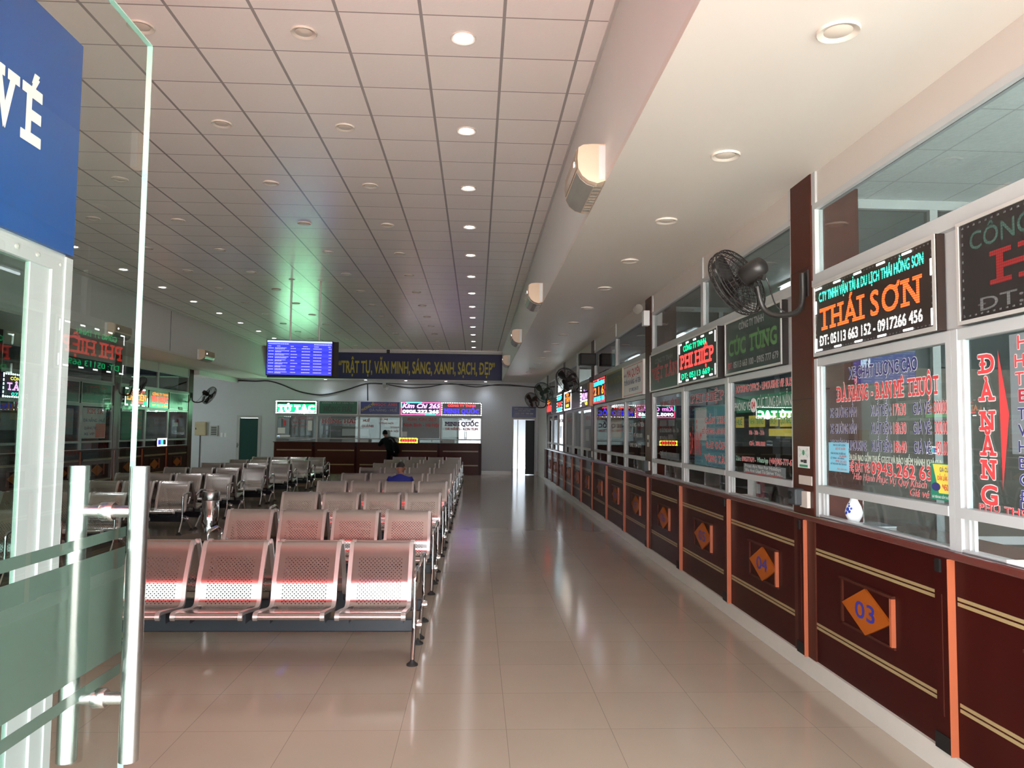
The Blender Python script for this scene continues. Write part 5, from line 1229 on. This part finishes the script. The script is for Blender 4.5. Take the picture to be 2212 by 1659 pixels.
def bench_proto(loc):
    t = thing('waiting_bench', 'x', 'bench', loc)
    for cx in SX:
        st = seat_sheet(cx).build('seat', 'perforated_steel', t, local=True, fixn=False)
        for x0 in (cx-0.252, cx+0.220):
            m = MB(); rail(m, x0, x0+0.032); m.build('side_rail', 'rail_steel', st, local=True)
        for dx in (-0.2, 0.2): MB().box(cx+dx-0.02, cx+dx+0.02, -0.47, -0.24, 0.262, 0.336).build('seat_bracket', 'black_steel', st, local=True)
    MB().box(-1.165, 1.165, -0.34, -0.26, 0.170, 0.265).build('beam', 'black_steel', t, local=True, bevel=0.008)
    for s in (-1, 1):
        x = s*1.165
        lg = MB()
        lg.tube(smooth([(x, -0.47, 0.57), (x, -0.47, 0.42), (x, -0.47, 0.27), (x-s*0.0, -0.487, 0.21), (x, -0.54, 0.11), (x, -0.59, 0.03)], 4), 0.0165, 10)
        lg.tube(smooth([(x, -0.47, 0.25), (x, -0.36, 0.225), (x, -0.25, 0.195), (x, -0.13, 0.11), (x, -0.05, 0.03)], 4), 0.0165, 10)
        lg.lathe([(0.03, -0.045), (0.036, -0.02), (0.036, 0.02), (0.03, 0.045)], (x, -0.30, 0.217), (1, 0, 0), 12)
        o = lg.build('leg', 'chrome', t, local=True)
        for y in (-0.595, -0.045): MB().lathe([(0.042, 0.0), (0.042, 0.010), (0.018, 0.028), (0.014, 0.04)], (x, y, 0.0), n=14).build('foot', 'rubber', o, local=True)
        am = MB()
        am.tube(smooth([(x, -0.47, 0.555), (x, -0.465, 0.60), (x, -0.43, 0.622), (x, -0.30, 0.63), (x, -0.20, 0.628), (x, -0.13, 0.60), (x-s*0.02, -0.10, 0.55), (x-s*0.03, -0.15, 0.44)], 4), 0.0175, 10)
        am.build('armrest', 'chrome', t, local=True)
    return t
bp = None
def bench(x, y, face, label, grp):
    global bp
    loc = (x, y - 0.035 if face < 0 else y + 0.035, 0)
    if bp is None: bp = bench_proto(loc); bp['label'] = label; bp['group'] = grp; return bp
    return dup(bp, loc, 0 if face < 0 else PI, label, grp)
YR = [6.27+2.37*k for k in range(9)]
for k, y in enumerate(YR):
    bench(-1.605, y, -1, 'steel four seat bench facing the entrance, %s row from the front beside the aisle' % ORD[k], 'benches beside the aisle')
    bench(-1.605, y, 1, 'steel four seat bench facing the back wall, %s row from the front beside the aisle' % ORD[k], 'benches beside the aisle')
YLft = [6.1, 8.4, 10.7, 13.0, 15.2, 17.5, 19.8, 22.0, 24.2]
for k, y in enumerate(YLft[1:]):
    bench(-5.84, y, -1, 'steel four seat bench facing the entrance, %s row of the far block' % ORD[k], 'benches of the far block')
    bench(-5.84, y, 1, 'steel four seat bench facing the back wall, %s row of the far block' % ORD[k], 'benches of the far block')

# litter bin
bx, by = -3.93, 11.6
t = thing('litter_bin', 'tall chrome cylinder litter bin standing between the two bench blocks', 'bin', (bx, by, 0))
MB().lathe([(0.118, 0.0), (0.122, 0.02), (0.122, 0.62), (0.118, 0.625)], (bx, by, 0), n=28).build('body', 'chrome', t)
MB().lathe([(0.125, 0.625), (0.127, 0.64), (0.127, 0.735), (0.118, 0.752), (0.085, 0.755), (0.078, 0.72), (0.05, 0.70)], (bx, by, 0), n=28, cap=False).build('rim', 'satin_steel', t)
MB().lathe([(0.124, 0.0), (0.126, 0.03), (0.122, 0.035)], (bx, by, 0), n=28).build('base_ring', 'rubber', t)

# red running-text board inside the entrance wall, above and behind the camera
t = thing('running_text_board', 'long red LED running text board above the entrance, facing the hall', 'sign', (-2.1, FRONT+0.002, 2.68))
MB().box(-5.2, 1.0, FRONT+0.002, FRONT+0.08, 2.68, 3.02).build('case', 'black_block', t)
MB().box(-5.15, -1.45, FRONT+0.08, FRONT+0.084, 2.77, 2.92).box(-1.36, 0.95, FRONT+0.08, FRONT+0.084, 2.77, 2.92).build('red_lights', 'glow_board', t)

# ------------------------------------------------------------------ people
def skinned(verts, edges, name, m, parent, sub=2, rootv=0):
    """one continuous surface grown round a skeleton: verts = [(pos, rx, ry)]"""
    me = bpy.data.meshes.new(name); me.from_pydata([Vector(v[0]) for v in verts], edges, [])
    o = bpy.data.objects.new(name, me); COL.objects.link(o)
    o.modifiers.new('skin', 'SKIN')
    if not me.skin_vertices:
        bm = bmesh.new(); bm.from_mesh(me); bm.verts.layers.skin.verify(); bm.to_mesh(me); bm.free()
    for i, v in enumerate(verts):
        sv = me.skin_vertices[0].data[i]; sv.radius = (v[1], v[2]); sv.use_root = (i == rootv)
    ss = o.modifiers.new('sub', 'SUBSURF'); ss.levels = sub; ss.render_levels = sub
    dg = bpy.context.evaluated_depsgraph_get()
    m2 = bpy.data.meshes.new_from_object(o.evaluated_get(dg)); bpy.data.objects.remove(o)
    m2.name = name; m2.materials.clear(); m2.materials.append(MAT[m])
    off = parent.location
    for v in m2.vertices: v.co -= off
    for p in m2.polygons: p.use_smooth = True
    o = bpy.data.objects.new(name, m2); COL.objects.link(o); o.parent = parent
    return o
def chain(vs, es, start, pts):
    i = start
    for p in pts:
        vs.append(p); es.append((i, len(vs)-1)); i = len(vs)-1
    return i
def hand(vs, es, wrist_i, w, d, side):
    """palm, four unequal bent fingers and a thumb on one wrist; d = pointing direction"""
    w = Vector(w); d = Vector(d).normalized(); s = d.cross(Vector((0, 0, 1))).normalized()*side; dn = Vector((0, 0, -1))
    p = chain(vs, es, wrist_i, [(w+d*0.045, 0.032, 0.018), (w+d*0.085, 0.036, 0.016)])
    for k, (off, L) in enumerate(((-0.030, 0.062), (-0.010, 0.074), (0.010, 0.070), (0.029, 0.055))):
        a = w+d*0.10+s*off
        chain(vs, es, p, [(a, 0.009, 0.009), (a+d*L*0.5+dn*0.012, 0.0085, 0.0085), (a+d*L*0.75+dn*0.035, 0.007, 0.007)])
    b = w+d*0.045
    chain(vs, es, p-1, [(b-s*0.035+d*0.015, 0.011, 0.011), (b-s*0.055+d*0.045+dn*0.01, 0.009, 0.009)])
def head(c, fwd, parent, m='skin', hairline=0.35, k_=1.0):
    """head mesh with nose, ears, eyes, mouth and a cap of hair"""
    c = Vector(c); f = Vector(fwd).normalized(); r = f.cross(Vector((0, 0, 1))).normalized(); u = r.cross(f)
    def W(x, y, z): return c + (r*x + f*y + u*z)*k_
    vs = []; n, k = 20, 14
    for i in range(k+1):
        ph = -PI/2+PI*i/k
        for j in range(n):
            th = 2*PI*j/n; x = 0.076*math.cos(ph)*math.cos(th); y = 0.096*math.cos(ph)*math.sin(th); z = 0.118*math.sin(ph)
            if z < 0: x *= 1+0.30*z/0.118; y *= (1+0.10*z/0.118) if y > 0 else (1+0.42*z/0.118)
            if y > 0.085 and -0.035 < z < 0.012: y += 0.0
            vs.append(W(x, y, z))
    fs = [(i*n+j, i*n+(j+1) % n, (i+1)*n+(j+1) % n, (i+1)*n+j) for i in range(k) for j in range(n)]
    hair = MB(); hv = []
    for i in range(k+1):
        ph = -PI/2+PI*i/k
        for j in range(n):
            th = 2*PI*j/n; x = 0.081*math.cos(ph)*math.cos(th); y = 0.101*math.cos(ph)*math.sin(th)-0.003; z = 0.122*math.sin(ph)
            hv.append((x, y, z))
    hf = []
    for q in fs:
        zz = sum(hv[i][2] for i in q)/4; yy = sum(hv[i][1] for i in q)/4
        if zz > hairline*0.12 + max(0.0, yy)*0.75 - max(0.0, -yy)*0.15: hf.append(q)
    return vs, fs, [W(*p) for p in hv], hf, W
def finish_head(mb, W):
    mb.add([W(0, 0.094, 0.012), W(-0.014, 0.090, -0.03), W(0.014, 0.090, -0.03), W(0, 0.116, -0.028)], [(0, 1, 3), (0, 3, 2), (1, 2, 3)], 0, True)
    for s in (-1, 1):
        mb.lathe([(0.012, 0.0), (0.026, 0.004), (0.024, 0.012), (0.008, 0.010)], W(s*0.073, -0.008, -0.006), (W(s, 0, 0)-W(0, 0, 0)) + (W(0, -0.5, 0)-W(0, 0, 0)), 10)
# seated man in a blue shirt, seen from behind, on the bench that faces the back wall (fourth row)
sy = YR[3]+0.035; mx = -1.34
p = thing('person', 'person with short dark hair in a dark blue t-shirt sitting with the back turned', 'person', (mx, sy+0.35, 0.43))
body = []; e = []
body.append((Vector((mx, sy+0.30, 0.50)), 0.155, 0.11))
t1 = chain(body, e, 0, [(Vector((mx, sy+0.25, 0.66)), 0.145, 0.10), (Vector((mx, sy+0.24, 0.80)), 0.155, 0.095), (Vector((mx, sy+0.27, 0.865)), 0.10, 0.07), (Vector((mx, sy+0.30, 0.91)), 0.058, 0.058), (Vector((mx, sy+0.315, 0.95)), 0.056, 0.058)])
for s in (-1, 1):
    a = chain(body, e, 2, [(Vector((mx+s*0.165, sy+0.27, 0.815)), 0.06, 0.06), (Vector((mx+s*0.225, sy+0.32, 0.66)), 0.048, 0.048), (Vector((mx+s*0.23, sy+0.42, 0.555)), 0.04, 0.04), (Vector((mx+s*0.16, sy+0.60, 0.60)), 0.028, 0.026)])
    hand(body, e, a, (mx+s*0.16, sy+0.60, 0.60), (-s*0.35, 0.9, -0.1), s)
    l = chain(body, e, 0, [(Vector((mx+s*0.10, sy+0.40, 0.51)), 0.085, 0.08), (Vector((mx+s*0.13, sy+0.80, 0.52)), 0.06, 0.06), (Vector((mx+s*0.13, sy+0.84, 0.28)), 0.055, 0.05), (Vector((mx+s*0.13, sy+0.82, 0.09)), 0.036, 0.04), (Vector((mx+s*0.135, sy+0.92, 0.045)), 0.04, 0.03), (Vector((mx+s*0.14, sy+1.02, 0.03)), 0.035, 0.024)])
hvs, hfs, hhv, hhf, Wf = head((mx, sy+0.335, 1.005), (0.12, 1, -0.28), p, hairline=0.2)
b = skinned(body, e, 'body', 'skin', p)
hm = MB().add(hvs, hfs, 0, True); finish_head(hm, Wf)
me = b.data; bm = bmesh.new(); bm.from_mesh(me)
tmp = bpy.data.meshes.new('tmp'); tmp.from_pydata([Vector(v)-p.location for v in hm.v], [], hm.f)
for q in tmp.polygons: q.use_smooth = True
bm.from_mesh(tmp); bm.to_mesh(me); bm.free(); bpy.data.meshes.remove(tmp)
MB().add(hhv, hhf, 0, True).build('hair', 'hair_black', p, fixn=False)
sh = [(Vector((mx, sy+0.30, 0.50)), 0.17, 0.125)]; se = []
chain(sh, se, 0, [(Vector((mx, sy+0.25, 0.66)), 0.165, 0.118), (Vector((mx, sy+0.24, 0.80)), 0.178, 0.108), (Vector((mx, sy+0.262, 0.862)), 0.115, 0.082), (Vector((mx, sy+0.285, 0.893)), 0.07, 0.068)])
for s in (-1, 1): chain(sh, se, 2, [(Vector((mx+s*0.175, sy+0.265, 0.818)), 0.073, 0.07), (Vector((mx+s*0.222, sy+0.305, 0.70)), 0.066, 0.064)])
skinned(sh, se, 'shirt', 'shirt_blue', p)
tr = [(Vector((mx, sy+0.31, 0.50)), 0.165, 0.125)]; te = []
for s in (-1, 1): chain(tr, te, 0, [(Vector((mx+s*0.10, sy+0.42, 0.515)), 0.097, 0.09), (Vector((mx+s*0.13, sy+0.80, 0.525)), 0.075, 0.072), (Vector((mx+s*0.13, sy+0.84, 0.30)), 0.068, 0.064), (Vector((mx+s*0.13, sy+0.825, 0.12)), 0.055, 0.055)])
skinned(tr, te, 'trousers', 'dark_trousers', p)

# man in black leaning on the back counter with a rucksack
sx, sy = -3.28, 28.62
p = thing('person', 'person in black cap and clothes leaning over the back counter', 'person', (sx, sy, 0))
hip = Vector((-3.12, 28.50, 0.93)); ch = Vector((-3.28, 28.78, 1.26)); nk = Vector((-3.40, 28.90, 1.42))
body = [(hip, 0.15, 0.11)]; e = []
chain(body, e, 0, [((hip+ch)/2+Vector((0, 0, 0.03)), 0.15, 0.11), (ch, 0.165, 0.11), (ch.lerp(nk, 0.55), 0.10, 0.08), (nk, 0.056, 0.056), (nk+Vector((-0.015, 0.03, 0.04)), 0.055, 0.056)])
for s in (-1, 1):
    shp = ch+Vector((s*0.19-0.01, 0.0, 0.05 if s < 0 else 0.02))
    el = shp+Vector((s*0.16 if s < 0 else 0.08, 0.08, -0.22)); wr = Vector((ch.x+s*0.14-0.05, YB-0.26, 1.25))
    a = chain(body, e, 2, [(shp, 0.06, 0.06), (el, 0.045, 0.045), (wr, 0.03, 0.026)])
    hand(body, e, a, wr, (0.1, 1, 0.0), s)
    hp = hip+Vector((s*0.10, 0, -0.06)); kn = Vector((hip.x+s*0.12-0.02, 28.56, 0.50)); an = Vector((hip.x+s*0.14, 28.46-0.06*s, 0.085))
    chain(body, e, 0, [(hp, 0.09, 0.09), (kn, 0.06, 0.06), (kn.lerp(an, .35), 0.056, 0.056), (an, 0.036, 0.04), (an+Vector((0, 0.09, -0.04)), 0.042, 0.03), (an+Vector((0, 0.18, -0.055)), 0.036, 0.024)])
hvs, hfs, hhv, hhf, Wf = head(nk+Vector((-0.04, 0.06, 0.125)), (-0.25, 1, -0.25), p, hairline=-0.25, k_=1.14)
b = skinned(body, e, 'body', 'skin', p)
hm = MB().add(hvs, hfs, 0, True); finish_head(hm, Wf)
me = b.data; bm = bmesh.new(); bm.from_mesh(me)
tmp = bpy.data.meshes.new('tmp'); tmp.from_pydata([Vector(v)-p.location for v in hm.v], [], hm.f)
for q in tmp.polygons: q.use_smooth = True
bm.from_mesh(tmp); bm.to_mesh(me); bm.free(); bpy.data.meshes.remove(tmp)
cp = MB().add(hhv, hhf, 0, True)
cp.build('cap', 'black_cloth', p, fixn=False)
sh = [(hip+Vector((0, 0, -0.10)), 0.20, 0.15), (hip, 0.205, 0.155)]; se = [(0, 1)]
chain(sh, se, 1, [((hip+ch)/2+Vector((0, 0, 0.03)), 0.22, 0.16), (ch, 0.225, 0.15), (ch.lerp(nk, 0.6), 0.13, 0.10)])
for s in (-1, 1):
    shp = ch+Vector((s*0.19-0.01, 0.0, 0.05 if s < 0 else 0.02)); el = shp+Vector((s*0.16 if s < 0 else 0.08, 0.08, -0.22)); wr = Vector((ch.x+s*0.14-0.05, YB-0.26, 1.25))
    chain(sh, se, 3, [(shp, 0.095, 0.09), (el, 0.078, 0.074), (el.lerp(wr, 0.75), 0.052, 0.05)])
skinned(sh, se, 'jacket', 'black_cloth', p)
tr = [(hip, 0.18, 0.14)]; te = []
for s in (-1, 1):
    hp = hip+Vector((s*0.10, 0, -0.06)); kn = Vector((hip.x+s*0.12-0.02, 28.56, 0.50)); an = Vector((hip.x+s*0.14, 28.46-0.06*s, 0.10))
    chain(tr, te, 0, [(hp, 0.105, 0.10), (kn, 0.078, 0.078), (an, 0.062, 0.062)])
skinned(tr, te, 'trousers', 'black_cloth', p)
bc = Vector((-2.93, 28.30, 0.98))
t = thing('rucksack', 'black rucksack carried on the back of the person at the back counter', 'bag', (bc.x, bc.y, 0.75))
rk = [(bc+Vector((0.03, 0, -0.20)), 0.17, 0.12)]; re_ = []
chain(rk, re_, 0, [(bc, 0.20, 0.15), (bc+Vector((-0.06, 0.05, 0.19)), 0.165, 0.12), (bc+Vector((-0.10, 0.08, 0.25)), 0.07, 0.06)])
skinned(rk, re_, 'bag_body', 'black_cloth', t)
MB().tube(smooth([bc+Vector((-0.12, 0.08, 0.24)), bc+Vector((-0.22, 0.24, 0.36)), bc+Vector((-0.34, 0.36, 0.34)), bc+Vector((-0.36, 0.40, 0.16))], 4), 0.014, 6).build('strap', 'device_grey', t)
MB().box(bc.x-0.08, bc.x-0.05, bc.y-0.155, bc.y-0.148, 0.86, 0.90).build('buckle', 'louver_grey', t)
